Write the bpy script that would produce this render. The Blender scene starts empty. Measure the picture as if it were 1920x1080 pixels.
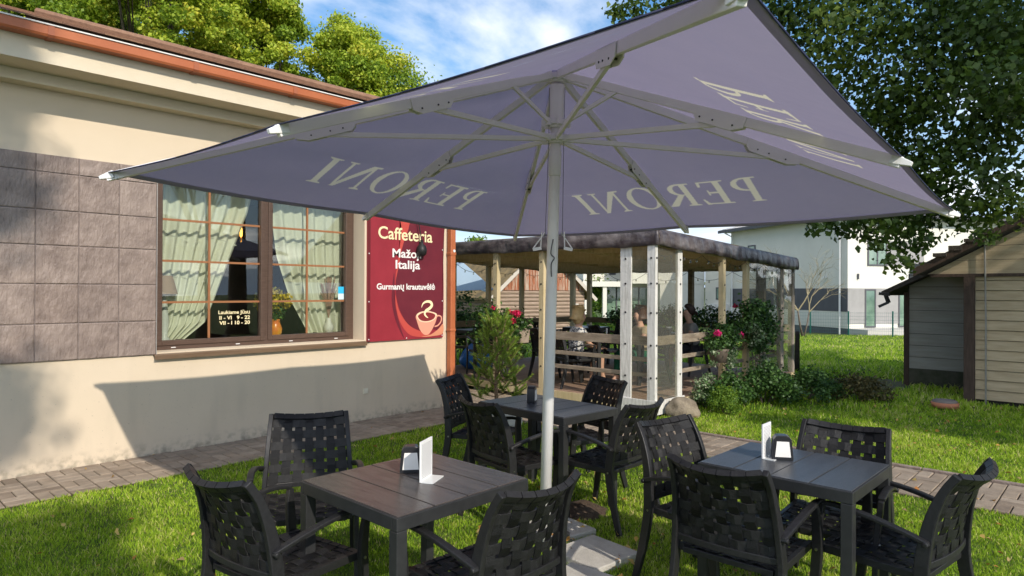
import bpy, bmesh, math, random
import numpy as np
from mathutils import Vector, Matrix, Quaternion
random.seed(7); rng = np.random.default_rng(11)
PI = math.pi; R = math.radians
scene = bpy.context.scene; COL = scene.collection
# World frame: +x runs along the cafe wall, -y is outward from it, +z up, origin on the wall line at ground level.

# ------------------------------------------------------------------ camera
CAM = Vector((-2.59545, -6.93673, 1.62))
c_right = Vector((0.684321, -0.729167, 0.00455)); c_up = Vector((-0.0060595, 0.000553, 0.9999815)); c_fwd = Vector((0.729156, 0.684336, 0.00404))
cd = bpy.data.cameras.new("camera"); cam = bpy.data.objects.new("camera", cd); COL.objects.link(cam)
cd.sensor_width = 36.0; cd.lens = 36.0 * 1238 / 1920; cd.clip_start = 0.05; cd.clip_end = 2000
cam.matrix_world = Matrix(((c_right.x, c_up.x, -c_fwd.x, CAM.x), (c_right.y, c_up.y, -c_fwd.y, CAM.y), (c_right.z, c_up.z, -c_fwd.z, CAM.z), (0, 0, 0, 1)))
scene.camera = cam
FW = Vector((0.72916, 0.68434)).normalized(); RT = Vector((FW.y, -FW.x))
def C(X, Y, z=0.0):            # metres to the right of / ahead of where the photographer stands -> world
    return Vector((CAM.x + RT.x * X + FW.x * Y, CAM.y + RT.y * X + FW.y * Y, z))
def depth(x, y): return (x - CAM.x) * FW.x + (y - CAM.y) * FW.y
def gz(x, y):                  # the lawn falls away gently past the pavilion
    return -0.031 * min(32.0, max(0.0, depth(x, y) - 14.5))

# ------------------------------------------------------------------ sky and sun
SUN_DIR = Vector((0.20533, 0.81647, -0.53965)).normalized()
w = bpy.data.worlds.new("World"); scene.world = w; w.use_nodes = True
nt = w.node_tree; nt.nodes.clear(); N = nt.nodes.new; L = nt.links.new
out = N('ShaderNodeOutputWorld'); bg = N('ShaderNodeBackground'); sky = N('ShaderNodeTexSky')
sky.sky_type = 'NISHITA'; sky.sun_disc = False; sky.sun_elevation = R(32.66); sky.sun_rotation = math.atan2(-SUN_DIR.x, -SUN_DIR.y)
sky.altitude = 100; sky.air_density = 1.25; sky.dust_density = 0.2; sky.ozone_density = 3.5
tc = N('ShaderNodeTexCoord'); sep = N('ShaderNodeSeparateXYZ'); L(tc.outputs['Generated'], sep.inputs[0])
zz = N('ShaderNodeMath'); zz.operation = 'ADD'; zz.inputs[1].default_value = 0.18; L(sep.outputs['Z'], zz.inputs[0])
zm = N('ShaderNodeMath'); zm.operation = 'MAXIMUM'; zm.inputs[1].default_value = 0.05; L(zz.outputs[0], zm.inputs[0])
dx = N('ShaderNodeMath'); dx.operation = 'DIVIDE'; L(sep.outputs['X'], dx.inputs[0]); L(zm.outputs[0], dx.inputs[1])
dy = N('ShaderNodeMath'); dy.operation = 'DIVIDE'; L(sep.outputs['Y'], dy.inputs[0]); L(zm.outputs[0], dy.inputs[1])
cmb = N('ShaderNodeCombineXYZ'); L(dx.outputs[0], cmb.inputs[0]); L(dy.outputs[0], cmb.inputs[1]); cmb.inputs[2].default_value = 3.7
nz = N('ShaderNodeTexNoise'); nz.inputs['Scale'].default_value = 1.15; nz.inputs['Detail'].default_value = 9; nz.inputs['Roughness'].default_value = 0.55; nz.inputs['Distortion'].default_value = 0.25
va = N('ShaderNodeVectorMath'); va.operation = 'ADD'; va.inputs[1].default_value = (-0.30, 0.12, 0); L(cmb.outputs[0], va.inputs[0]); L(va.outputs[0], nz.inputs['Vector'])
cr = N('ShaderNodeValToRGB'); cr.color_ramp.elements[0].position = 0.485; cr.color_ramp.elements[1].position = 0.60
cr.color_ramp.elements[0].color = (0, 0, 0, 1); cr.color_ramp.elements[1].color = (1, 1, 1, 1)
L(nz.outputs['Fac'], cr.inputs[0])
hsv = N('ShaderNodeHueSaturation'); hsv.inputs['Saturation'].default_value = 1.35; hsv.inputs['Value'].default_value = 0.78; L(sky.outputs[0], hsv.inputs['Color'])
mx = N('ShaderNodeMixRGB'); L(hsv.outputs[0], mx.inputs['Color1'])
# out-of-view clouds on the sunny side are brightened to lift the ambient light
dt = N('ShaderNodeVectorMath'); dt.operation = 'DOT_PRODUCT'; dt.inputs[1].default_value = (-SUN_DIR.x, -SUN_DIR.y, 0); L(tc.outputs['Generated'], dt.inputs[0])
cb = N('ShaderNodeMapRange'); cb.inputs['From Min'].default_value = -0.5; cb.inputs['From Max'].default_value = 0.7; L(dt.outputs['Value'], cb.inputs['Value'])
cc_ = N('ShaderNodeMixRGB'); cc_.inputs['Color1'].default_value = (5.0, 5.3, 5.8, 1); cc_.inputs['Color2'].default_value = (15.0, 14.8, 14.6, 1); L(cb.outputs[0], cc_.inputs['Fac']); L(cc_.outputs[0], mx.inputs['Color2'])
cf = N('ShaderNodeMath'); cf.operation = 'MULTIPLY'; cf.inputs[1].default_value = 0.9; L(cr.outputs[0], cf.inputs[0]); L(cf.outputs[0], mx.inputs['Fac'])
hz_r = N('ShaderNodeValToRGB'); hz_r.color_ramp.elements[0].position = 0.0; hz_r.color_ramp.elements[1].position = 0.42; hz_r.color_ramp.elements[0].color = (1, 1, 1, 1); hz_r.color_ramp.elements[1].color = (0, 0, 0, 1); L(sep.outputs['Z'], hz_r.inputs[0])
hzm = N('ShaderNodeMixRGB'); hzm.inputs['Color2'].default_value = (3.2, 4.1, 5.4, 1); L(hsv.outputs[0], hzm.inputs['Color1']); L(hz_r.outputs[0], hzm.inputs['Fac']); L(hzm.outputs[0], mx.inputs['Color1'])
L(mx.outputs[0], bg.inputs[0]); bg.inputs[1].default_value = 0.15; L(bg.outputs[0], out.inputs[0])
sd = bpy.data.lights.new("sun", 'SUN'); sd.energy = 3.0; sd.angle = R(0.55); sd.color = (1.0, 0.91, 0.79)
so = bpy.data.objects.new("sun", sd); COL.objects.link(so); so.rotation_euler = SUN_DIR.to_track_quat('-Z', 'Y').to_euler(); so.location = (0, -30, 25)
scene.view_settings.view_transform = 'Standard'; scene.view_settings.look = 'None'; scene.view_settings.gamma = 1.0
scene.view_settings.exposure = 0.55; scene.view_settings.use_curve_mapping = False
scene.render.engine = 'CYCLES'; scene.cycles.use_denoising = True; scene.cycles.max_bounces = 8; scene.cycles.transparent_max_bounces = 16
scene.cycles.sample_clamp_indirect = 8
scene.render.use_persistent_data = False

# ------------------------------------------------------------------ materials
MATS = {}
def mat(name, col, rough=0.6, col2=None, scale=6.0, bump=0.0, bscale=60.0, metal=0.0, spec=0.4, transl=0.0, tcol=None, attr=None, detail=5, stretch=None, contrast=(0.35, 0.65), bstretch=None):
    if name in MATS: return MATS[name]
    m = bpy.data.materials.new(name); m.use_nodes = True; t = m.node_tree; t.nodes.clear()
    n = t.nodes.new; l = t.links.new
    o = n('ShaderNodeOutputMaterial'); p = n('ShaderNodeBsdfPrincipled')
    p.inputs['Roughness'].default_value = rough; p.inputs['Metallic'].default_value = metal; p.inputs['Specular IOR Level'].default_value = spec
    p.inputs['Base Color'].default_value = (*col, 1)
    tcn = n('ShaderNodeTexCoord'); csock = None
    if col2 is not None:
        nn = n('ShaderNodeTexNoise'); nn.inputs['Scale'].default_value = scale; nn.inputs['Detail'].default_value = detail; nn.inputs['Roughness'].default_value = 0.6
        if stretch:
            mp = n('ShaderNodeMapping'); mp.inputs['Scale'].default_value = stretch; l(tcn.outputs['Object'], mp.inputs[0]); l(mp.outputs[0], nn.inputs['Vector'])
        else: l(tcn.outputs['Object'], nn.inputs['Vector'])
        r_ = n('ShaderNodeValToRGB'); e = r_.color_ramp.elements; e[0].position = contrast[0]; e[1].position = contrast[1]; e[0].color = (*col, 1); e[1].color = (*col2, 1)
        l(nn.outputs['Fac'], r_.inputs[0]); csock = r_.outputs[0]
    if attr is not None:       # per-leaf / per-brick colours: list of colours ramped over the "rnd" attribute
        a = n('ShaderNodeAttribute'); a.attribute_name = 'rnd'
        r2 = n('ShaderNodeValToRGB'); els = r2.color_ramp.elements
        k = len(attr)
        while len(els) < k: els.new(0.5)
        for i, c_ in enumerate(attr): els[i].position = i / (k - 1); els[i].color = (*c_, 1)
        l(a.outputs['Fac'], r2.inputs[0])
        if csock is not None:
            mxx = n('ShaderNodeMixRGB'); mxx.blend_type = 'MULTIPLY'; mxx.inputs['Fac'].default_value = 1.0; l(r2.outputs[0], mxx.inputs['Color1']); l(csock, mxx.inputs['Color2']); csock = mxx.outputs[0]
        else: csock = r2.outputs[0]
    if csock is not None: l(csock, p.inputs['Base Color'])
    if bump > 0:
        bn = n('ShaderNodeTexNoise'); bn.inputs['Scale'].default_value = bscale; bn.inputs['Detail'].default_value = 6
        if bstretch:
            mp = n('ShaderNodeMapping'); mp.inputs['Scale'].default_value = bstretch; l(tcn.outputs['Object'], mp.inputs[0]); l(mp.outputs[0], bn.inputs['Vector'])
        else: l(tcn.outputs['Object'], bn.inputs['Vector'])
        bb = n('ShaderNodeBump'); bb.inputs['Strength'].default_value = bump; bb.inputs['Distance'].default_value = 0.02
        l(bn.outputs['Fac'], bb.inputs['Height']); l(bb.outputs[0], p.inputs['Normal'])
    if transl > 0:
        tr = n('ShaderNodeBsdfTranslucent'); tr.inputs[0].default_value = (*(tcol or col), 1)
        if csock is not None and tcol is None: l(csock, tr.inputs[0])
        ms = n('ShaderNodeMixShader'); ms.inputs[0].default_value = transl; l(p.outputs[0], ms.inputs[1]); l(tr.outputs[0], ms.inputs[2]); l(ms.outputs[0], o.inputs[0])
    else: l(p.outputs[0], o.inputs[0])
    MATS[name] = m; return m
def glass(name, tint=(0.9, 0.95, 0.95), refl=1.0, rough=0.0, haze=0.0, ior=1.5, bump=0.0):
    if name in MATS: return MATS[name]
    m = bpy.data.materials.new(name); m.use_nodes = True; t = m.node_tree; t.nodes.clear(); n = t.nodes.new; l = t.links.new
    o = n('ShaderNodeOutputMaterial'); tr = n('ShaderNodeBsdfTransparent'); tr.inputs[0].default_value = (*tint, 1)
    g = n('ShaderNodeBsdfGlossy'); g.inputs['Roughness'].default_value = rough; f = n('ShaderNodeFresnel'); f.inputs[0].default_value = ior
    mm = n('ShaderNodeMath'); mm.operation = 'MULTIPLY'; mm.inputs[1].default_value = refl; l(f.outputs[0], mm.inputs[0])
    if bump:
        tcn = n('ShaderNodeTexCoord'); bn = n('ShaderNodeTexNoise'); bn.inputs['Scale'].default_value = 3; l(tcn.outputs['Object'], bn.inputs['Vector'])
        bb = n('ShaderNodeBump'); bb.inputs['Strength'].default_value = bump; bb.inputs['Distance'].default_value = 0.1; l(bn.outputs[0], bb.inputs['Height']); l(bb.outputs[0], g.inputs['Normal'])
    ms = n('ShaderNodeMixShader'); l(mm.outputs[0], ms.inputs[0]); l(tr.outputs[0], ms.inputs[1]); l(g.outputs[0], ms.inputs[2]); last = ms
    if haze > 0:
        d = n('ShaderNodeBsdfDiffuse'); d.inputs[0].default_value = (0.62, 0.62, 0.56, 1); m2 = n('ShaderNodeMixShader')
        m2.inputs[0].default_value = haze; l(ms.outputs[0], m2.inputs[1]); l(d.outputs[0], m2.inputs[2]); last = m2
    l(last.outputs[0], o.inputs[0]); MATS[name] = m; return m
def emis(name, col, s):
    m = bpy.data.materials.new(name); m.use_nodes = True; t = m.node_tree; t.nodes.clear()
    o = t.nodes.new('ShaderNodeOutputMaterial'); e = t.nodes.new('ShaderNodeEmission'); e.inputs[0].default_value = (*col, 1); e.inputs[1].default_value = s
    t.links.new(e.outputs[0], o.inputs[0]); return m

# ------------------------------------------------------------------ object helpers
def tag(o, label=None, cat=None, group=None, kind=None):
    if label: o['label'] = label
    if cat: o['category'] = cat
    if group: o['group'] = group
    if kind: o['kind'] = kind
    return o
def thing(name, label, cat, loc=(0, 0, 0), rz=0.0, group=None):
    o = bpy.data.objects.new(name, None); o.empty_display_size = 0.2; COL.objects.link(o); o.location = loc; o.rotation_euler = (0, 0, rz)
    return tag(o, label, cat, group)
KIDS = {}
def copy_tree(root, loc=None, rz=None, label=None, group=None, parent=None):
    c = root.copy(); COL.objects.link(c)
    if parent is not None: c.parent = parent
    if loc is not None: c.location = loc
    if rz is not None: c.rotation_euler = (0, 0, rz)
    if label: c['label'] = label
    if group: c['group'] = group
    KIDS[c.name] = []
    for ch in KIDS.get(root.name, []):
        k = copy_tree(ch, parent=c); KIDS[c.name].append(k)
    return c
def link(name, me, m, parent=None, smooth=False, bevel=0.0, loc=None):
    o = bpy.data.objects.new(name, me); COL.objects.link(o)
    if m is not None: me.materials.append(m)
    if parent is not None:
        o.parent = parent; KIDS.setdefault(parent.name, []).append(o)
    if loc is not None: o.location = loc
    if smooth: me.polygons.foreach_set('use_smooth', [True] * len(me.polygons))
    if bevel > 0:
        b = o.modifiers.new('bevel', 'BEVEL'); b.width = bevel; b.segments = 2; b.limit_method = 'ANGLE'; b.angle_limit = R(40)
    return o
class MB:
    def __init__(s): s.v = []; s.f = []; s.M = Matrix.Identity(4); s.rnd = []
    def add(s, vs, fs, r=None):
        b = len(s.v); s.v += [tuple(s.M @ Vector(p)) for p in vs]; s.f += [tuple(b + i for i in f) for f in fs]
        s.rnd += [random.random() if r is None else r] * len(fs); return s
    def box(s, x0, x1, y0, y1, z0, z1, r=None):
        return s.add([(x0, y0, z0), (x1, y0, z0), (x1, y1, z0), (x0, y1, z0), (x0, y0, z1), (x1, y0, z1), (x1, y1, z1), (x0, y1, z1)],
                     [(0, 3, 2, 1), (4, 5, 6, 7), (0, 1, 5, 4), (1, 2, 6, 5), (2, 3, 7, 6), (3, 0, 4, 7)], r)
    def bar(s, a, b, wx, wz, up=(0, 0, 1), r=None, w2=None, z2=None):
        a = Vector(a); b = Vector(b); d = (b - a).normalized(); u = Vector(up)
        sx = d.cross(u)
        if sx.length < 1e-4: sx = d.cross(Vector((0, 1, 0)))
        sx.normalize(); u = sx.cross(d).normalized(); w2 = w2 or wx; z2 = z2 or wz
        vs = [a + sx * i * wx / 2 + u * j * wz / 2 for i, j in ((-1, -1), (1, -1), (1, 1), (-1, 1))] + [b + sx * i * w2 / 2 + u * j * z2 / 2 for i, j in ((-1, -1), (1, -1), (1, 1), (-1, 1))]
        return s.add(vs, [(0, 1, 2, 3), (7, 6, 5, 4), (0, 4, 5, 1), (1, 5, 6, 2), (2, 6, 7, 3), (3, 7, 4, 0)], r)
    def tube(s, pts, rad, seg=8, cap=True, r=None):
        pts = [Vector(p) for p in pts]; n = len(pts)
        if not isinstance(rad, (list, tuple)): rad = [rad] * n
        ref = Vector((0, 0, 1)); vs = []; fs = []
        d0 = (pts[1] - pts[0]).normalized()
        if abs(d0.z) > 0.9: ref = Vector((1, 0, 0))
        for i, p in enumerate(pts):
            d = (pts[min(i + 1, n - 1)] - pts[max(i - 1, 0)])
            if d.length < 1e-7: d = Vector((0, 0, 1))
            d.normalize(); a = d.cross(ref)
            if a.length < 1e-3: a = d.cross(Vector((0.3, 1, 0)))
            a.normalize(); b = d.cross(a).normalized(); ref = a.cross(d)
            for k in range(seg):
                t = 2 * PI * k / seg; vs.append(p + (a * math.cos(t) + b * math.sin(t)) * rad[i])
        for i in range(n - 1):
            for k in range(seg):
                k2 = (k + 1) % seg; fs.append((i * seg + k, i * seg + k2, (i + 1) * seg + k2, (i + 1) * seg + k))
        if cap: fs.append(tuple(range(seg))); fs.append(tuple((n - 1) * seg + k for k in reversed(range(seg))))
        return s.add(vs, fs, r)
    def lathe(s, prof, seg=20, c=(0, 0, 0)):
        vs = []; fs = []
        for (rr, z) in prof:
            for k in range(seg): t = 2 * PI * k / seg; vs.append((c[0] + rr * math.cos(t), c[1] + rr * math.sin(t), c[2] + z))
        for i in range(len(prof) - 1):
            for k in range(seg): k2 = (k + 1) % seg; fs.append((i * seg + k, i * seg + k2, (i + 1) * seg + k2, (i + 1) * seg + k))
        fs.append(tuple(reversed(range(seg)))); fs.append(tuple((len(prof) - 1) * seg + k for k in range(seg)))
        return s.add(vs, fs)
    def prism(s, poly, d0, d1, axis='y'):      # extrude a polygon given in the plane perpendicular to axis
        n = len(poly)
        def P(a, b, d): return {'y': (a, d, b), 'x': (d, a, b), 'z': (a, b, d)}[axis]
        vs = [P(a, b, d0) for a, b in poly] + [P(a, b, d1) for a, b in poly]
        fs = [tuple(range(n)), tuple(reversed(range(n, 2 * n)))] + [(i, i + n, (i + 1) % n + n, (i + 1) % n) for i in range(n)]
        return s.add(vs, fs)
    def sweep(s, pts, wx, dep, ax=Vector((1, 0, 0))):  # rectangular section: wx along ax, dep[i] across
        pts = [Vector(p) for p in pts]; n = len(pts); vs = []; fs = []
        if not isinstance(dep, (list, tuple)): dep = [dep] * n
        for i, p in enumerate(pts):
            d = (pts[min(i + 1, n - 1)] - pts[max(i - 1, 0)]).normalized(); q = d.cross(ax).normalized()
            for a, b in ((-1, -1), (1, -1), (1, 1), (-1, 1)): vs.append(p + ax * a * wx / 2 + q * b * dep[i] / 2)
        for i in range(n - 1):
            for k in range(4): k2 = (k + 1) % 4; fs.append((i * 4 + k, i * 4 + k2, (i + 1) * 4 + k2, (i + 1) * 4 + k))
        fs.append((3, 2, 1, 0)); fs.append(tuple(4 * (n - 1) + k for k in range(4)))
        return s.add(vs, fs)
    def mesh(s, name='m', fix=True):
        me = bpy.data.meshes.new(name); me.from_pydata(s.v, [], s.f)
        a = me.attributes.new('rnd', 'FLOAT', 'FACE'); a.data.foreach_set('value', s.rnd)
        if fix:
            bm = bmesh.new(); bm.from_mesh(me); bmesh.ops.recalc_face_normals(bm, faces=bm.faces); bm.to_mesh(me); bm.free()
        me.update(); return me
    def build(s, name, m, parent=None, smooth=False, bevel=0.0, fix=True): return link(name, s.mesh(name, fix), m, parent, smooth, bevel)
def spline(pts, n=6, closed=False):
    P = [Vector(p) for p in pts]; o = []; k = len(P); rngi = range(k if closed else k - 1)
    for i in rngi:
        if closed: p0, p1, p2, p3 = P[(i - 1) % k], P[i], P[(i + 1) % k], P[(i + 2) % k]
        else: p0, p1, p2, p3 = P[max(i - 1, 0)], P[i], P[i + 1], P[min(i + 2, k - 1)]
        for j in range(n):
            t = j / n; o.append(0.5 * ((2 * p1) + (-p0 + p2) * t + (2 * p0 - 5 * p1 + 4 * p2 - p3) * t * t + (-p0 + 3 * p1 - 3 * p2 + p3) * t ** 3))
    if not closed: o.append(P[-1])
    return o
def text_mesh(txt, size, width=None, bold=0.0, shear=0.0, extrude=0.0008):
    cu = bpy.data.curves.new('t', 'FONT'); cu.body = txt; cu.size = size; cu.offset = bold; cu.shear = shear; cu.extrude = extrude; cu.resolution_u = 4
    ob = bpy.data.objects.new('t', cu); me = bpy.data.meshes.new_from_object(ob); bpy.data.objects.remove(ob); bpy.data.curves.remove(cu)
    xs = [v.co.x for v in me.vertices]
    if width and xs:
        k = width / (max(xs) - min(xs)); x0 = min(xs)
        for v in me.vertices: v.co.x = (v.co.x - x0) * k
    return me
def np_mesh(name, verts, faces_flat, per, rnd, m, parent=None, smooth=False):
    me = bpy.data.meshes.new(name); nf = len(faces_flat) // per
    me.vertices.add(len(verts)); me.vertices.foreach_set('co', np.asarray(verts, dtype=np.float32).ravel())
    me.loops.add(len(faces_flat)); me.loops.foreach_set('vertex_index', np.asarray(faces_flat, dtype=np.int32))
    me.polygons.add(nf); me.polygons.foreach_set('loop_start', np.arange(0, len(faces_flat), per, dtype=np.int32))
    a = me.attributes.new('rnd', 'FLOAT', 'FACE'); a.data.foreach_set('value', np.asarray(rnd, dtype=np.float32))
    me.update(calc_edges=True); me.validate()
    return link(name, me, m, parent, smooth)
def leaf_arrays(P, size, nrm_bias=None, aspect=0.75, sz_var=0.35, fold=0.18):
    n = len(P); nr = rng.normal(size=(n, 3))
    if nrm_bias is not None: nr = nr * 0.75 + nrm_bias
    nr /= np.linalg.norm(nr, axis=1, keepdims=True) + 1e-9
    t = rng.normal(size=(n, 3)); t -= nr * np.sum(t * nr, axis=1, keepdims=True); t /= np.linalg.norm(t, axis=1, keepdims=True) + 1e-9
    b = np.cross(nr, t); s = (size * (1 + sz_var * rng.uniform(-1, 1, n)))[:, None]
    v0 = P - t * s * .5; v1 = P + b * s * aspect * .5 + nr * s * fold - t * s * .05; v2 = P + t * s * .5; v3 = P - b * s * aspect * .5 + nr * s * fold - t * s * .05
    V = np.stack([v0, v1, v2, v3], axis=1).reshape(-1, 3); F = np.arange(4 * n)
    return V, F
def clump_points(centers, radii, n, flat=0.75):
    centers = np.asarray(centers, float); radii = np.asarray(radii, float)
    w_ = radii ** 2; idx = rng.choice(len(centers), size=n, p=w_ / w_.sum())
    d = rng.normal(size=(n, 3)); d /= np.linalg.norm(d, axis=1, keepdims=True)
    rr = radii[idx] * (rng.uniform(0.15, 1.0, n) ** 0.6) * np.where(rng.uniform(0, 1, n) < .28, rng.uniform(1.0, 1.75, n), 1.0)
    P = centers[idx] + d * rr[:, None] * np.array([1, 1, flat])
    return P, idx, d
def crown_centers(c, rad, k, lo=0.45, zmin=-0.75):
    o = []
    while len(o) < k:
        d = rng.normal(size=3); d /= np.linalg.norm(d)
        if d[2] < zmin: continue
        o.append(np.array(c) + d * np.array(rad) * rng.uniform(lo, 1.0))
    return np.array(o)
bark = mat('bark', (0.09, 0.07, 0.05), 0.9, (0.16, 0.13, 0.10), 14, 0.8, 30, stretch=(1, 1, 0.25))
def tree(name, label, base, h, c, rad, k, nleaf, leaf, lm, trunk_r=0.25, cl=0.22, cat='tree', group=None, extra=None, limbs=9, yel=0.3, lo=0.45, zmin=-0.75):
    t = thing(name, label, cat, base, 0, group); B = Vector(base)
    cen = crown_centers(Vector(c) - B, rad, k, lo, zmin)
    rads = rng.uniform(0.6, 1.25, len(cen)) * cl * (rad[0] + rad[2]) / 2
    if extra is not None:
        cen = np.vstack([cen, np.array([list(Vector(e[:3]) - B) for e in extra])]); rads = np.concatenate([rads, [e[3] for e in extra]])
    P, idx, d = clump_points(cen, rads, nleaf)
    V, F = leaf_arrays(P, leaf, nrm_bias=d * 0.75 + np.array([0, 0, .25]))
    clr = rng.uniform(0, 1, len(cen)); rn = np.clip(clr[idx] * 0.55 + rng.uniform(0, 0.45, len(P)) + (yel - .3), 0, 1)
    np_mesh('crown', V, F, 4, rn, lm, t)
    mb = MB(); top = Vector(c) - B; fork = Vector((top.x * .15, top.y * .15, h))
    mb.tube([(0, 0, -.1), (0, 0, .35), fork * 0.5, fork], [trunk_r * 1.35, trunk_r, trunk_r * .85, trunk_r * .7], 12)
    mb.build('trunk', bark, t, True)
    lb = MB()
    for q in range(limbs):
        e = Vector(cen[int(rng.integers(k))]); mid = fork.lerp(e, .5) + Vector((0, 0, .08 * rad[2]))
        lb.tube([fork * .98, fork.lerp(mid, .5) + Vector((0, 0, .1)), mid, e], [trunk_r * .5, trunk_r * .36, trunk_r * .22, .02], 7)
        for q2 in range(3):
            e2 = e + Vector(rng.normal(size=3)) * rad[0] * cl * .35; lb.tube([mid, mid.lerp(e2, .6), e2], [trunk_r * .15, trunk_r * .08, .01], 5)
    lb.build('limb', bark, t, True)
    return t

# ================================================================== THE SETTING
M_lawn = mat('lawn', (0.055, 0.095, 0.010), 0.9, (0.11, 0.15, 0.025), 2.2, 0.9, 90)
xs = sorted(set([-420, -200, -100, -60, -40, -30, -24] + [round(-20 + i * 0.8, 2) for i in range(70)] + [38, 44, 52, 64, 80, 110, 200, 420]))
ys = sorted(set([-60, -30, -15, -8, -4] + [round(-2 + i * 0.8, 2) for i in range(60)] + [48, 52, 60, 75, 100, 150, 250, 500, 900]))
gv = []; gf = []
for j, Y in enumerate(ys):
    for i, X in enumerate(xs):
        p = C(X, Y); gv.append((p.x, p.y, gz(p.x, p.y) + (0.012 * math.sin(X * 1.3) * math.cos(Y * 1.7) - 0.014 if depth(p.x, p.y) > 14 else -0.004)))
for j in range(len(ys) - 1):
    for i in range(len(xs) - 1):
        a = j * len(xs) + i; gf.append((a, a + 1, a + 1 + len(xs), a + len(xs)))
gm = bpy.data.meshes.new('ground'); gm.from_pydata(gv, [], gf); gm.update()
tag(link('ground', gm, M_lawn, smooth=True), kind='structure')

# paving: basket-weave brick pavers on a bedding strip
M_paver = mat('paver', (0.75, 0.75, 0.75), 0.85, (1, 1, 1), 9, 0.5, 120, attr=[(0.26, 0.20, 0.145), (0.36, 0.285, 0.21), (0.30, 0.24, 0.18), (0.41, 0.33, 0.25)])
M_joint = mat('joint_sand', (0.05, 0.038, 0.025), 0.95, (0.09, 0.075, 0.04), 20, 0.4, 60)
def pave(name, x0, x1, y0, y1, cell=0.21):
    tag(MB().box(x0, x1, y0, y1, -0.03, 0.004).build(name, M_joint), kind='structure')
    mb = MB(); g = 0.005; nx = int(round((x1 - x0) / cell)); ny = int(round((y1 - y0) / cell)); cx = (x1 - x0) / nx; cy = (y1 - y0) / ny
    for i in range(nx):
        for j in range(ny):
            X = x0 + i * cx; Y = y0 + j * cy; z = 0.016 + random.uniform(-.002, .002)
            if (i + j) % 2: rs = [(X, X + cx / 2, Y, Y + cy), (X + cx / 2, X + cx, Y, Y + cy)]
            else: rs = [(X, X + cx, Y, Y + cy / 2), (X, X + cx, Y + cy / 2, Y + cy)]
            for a, b, c, d in rs:
                zt = z + random.uniform(-.002, .002); q = 0.004
                vs = [(a + g, c + g, 0), (b - g, c + g, 0), (b - g, d - g, 0), (a + g, d - g, 0), (a + g, c + g, zt - q), (b - g, c + g, zt - q), (b - g, d - g, zt - q), (a + g, d - g, zt - q),
                      (a + g + q, c + g + q, zt), (b - g - q, c + g + q, zt), (b - g - q, d - g - q, zt), (a + g + q, d - g - q, zt)]
                mb.add(vs, [(0, 1, 5, 4), (1, 2, 6, 5), (2, 3, 7, 6), (3, 0, 4, 7), (4, 5, 9, 8), (5, 6, 10, 9), (6, 7, 11, 10), (7, 4, 8, 11), (8, 9, 10, 11)])
    tag(mb.build(name, M_paver, fix=False), kind='structure')
pave('wall_path', -7.0, 3.40, -0.90, -0.02)
pave('garden_path', 3.40, 4.28, -10.2, -0.90)
pave('corner_paving', 3.405, 4.80, -0.895, 4.2)
M_kerb = mat('kerb_stone', (0.20, 0.15, 0.12), 0.9, (0.30, 0.24, 0.20), 12, 0.4, 60)
kb = MB()
for i in range(10): kb.box(4.285, 4.335, -10.2 + i * 0.93, -10.2 + i * 0.93 + 0.92, -0.05, 0.035)
tag(kb.build('path_kerb', M_kerb, bevel=0.006), kind='structure')
M_soil = mat('soil', (0.07, 0.045, 0.03), 0.95, (0.13, 0.09, 0.06), 25, 1.0, 90)
def patch(name, cx, cy, rx, ry, m, h=0.02, n=34, seed=0, kind='structure'):
    r_ = random.Random(seed); vs = [(cx, cy, h)]; fs = []; ph = [r_.uniform(0, 6) for _ in range(4)]
    rings = 5
    for k in range(1, rings + 1):
        for i in range(n):
            t = 2 * PI * i / n; q = 1 + .13 * math.sin(2 * t + ph[0]) + .10 * math.sin(3 * t + ph[1]) + .06 * math.sin(7 * t + ph[2]) + .04 * math.sin(11 * t + ph[3])
            f = k / rings; vs.append((cx + rx * q * f * math.cos(t), cy + ry * q * f * math.sin(t), h * (1 - f * f) + r_.uniform(-.004, .006) * (k < rings) + (0.0015 if k < rings else -0.01)))
    for i in range(n): fs.append((0, 1 + i, 1 + (i + 1) % n))
    for k in range(rings - 1):
        for i in range(n): a = 1 + k * n; fs.append((a + i, a + n + i, a + n + (i + 1) % n, a + (i + 1) % n))
    me = bpy.data.meshes.new(name); me.from_pydata(vs, [], fs); me.update(); return tag(link(name, me, m, smooth=True), kind=kind)
patch('soil', 1.28, -3.98, 0.26, 0.22, M_soil, 0.035, seed=1)
patch('soil', 1.72, -2.98, 0.34, 0.13, mat('dry_soil', (0.26, 0.19, 0.12), 0.95, (0.34, 0.26, 0.18), 20, 0.8, 70), 0.012, seed=2)
patch('soil', 10.15, -3.55, 1.0, 0.7, mat('bare_earth', (0.12, 0.10, 0.06), 0.95, (0.09, 0.11, 0.03), 6, 0.8, 60), 0.02, seed=3)
patch('soil', -0.35, -5.35, 0.30, 0.2, M_soil, 0.012, seed=5)
# stepping slabs round the parasol foot
M_slab = mat('concrete_slab', (0.42, 0.40, 0.36), 0.85, (0.52, 0.50, 0.45), 10, 0.4, 120)
for i, (x, y, rz, lab) in enumerate([(0.68, -4.56, -6, 'square concrete slab lying in the grass in front of the parasol pole, crossed by a chair shadow'),
                                     (0.83, -4.13, -10, 'concrete slab beside the dark soil patch, just right of the parasol pole'),
                                     (0.27, -4.76, 3, 'nearest concrete slab, left of the parasol foot behind the woven chair')]):
    o = MB().box(-0.195, 0.195, -0.19, 0.19, -0.03, 0.045).build('paving_slab', M_slab, bevel=0.006); o.location = (x, y, 0.0); o.rotation_euler = (0, 0, R(rz))
    tag(o, lab, 'paving slab', 'slabs round the parasol foot')

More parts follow.
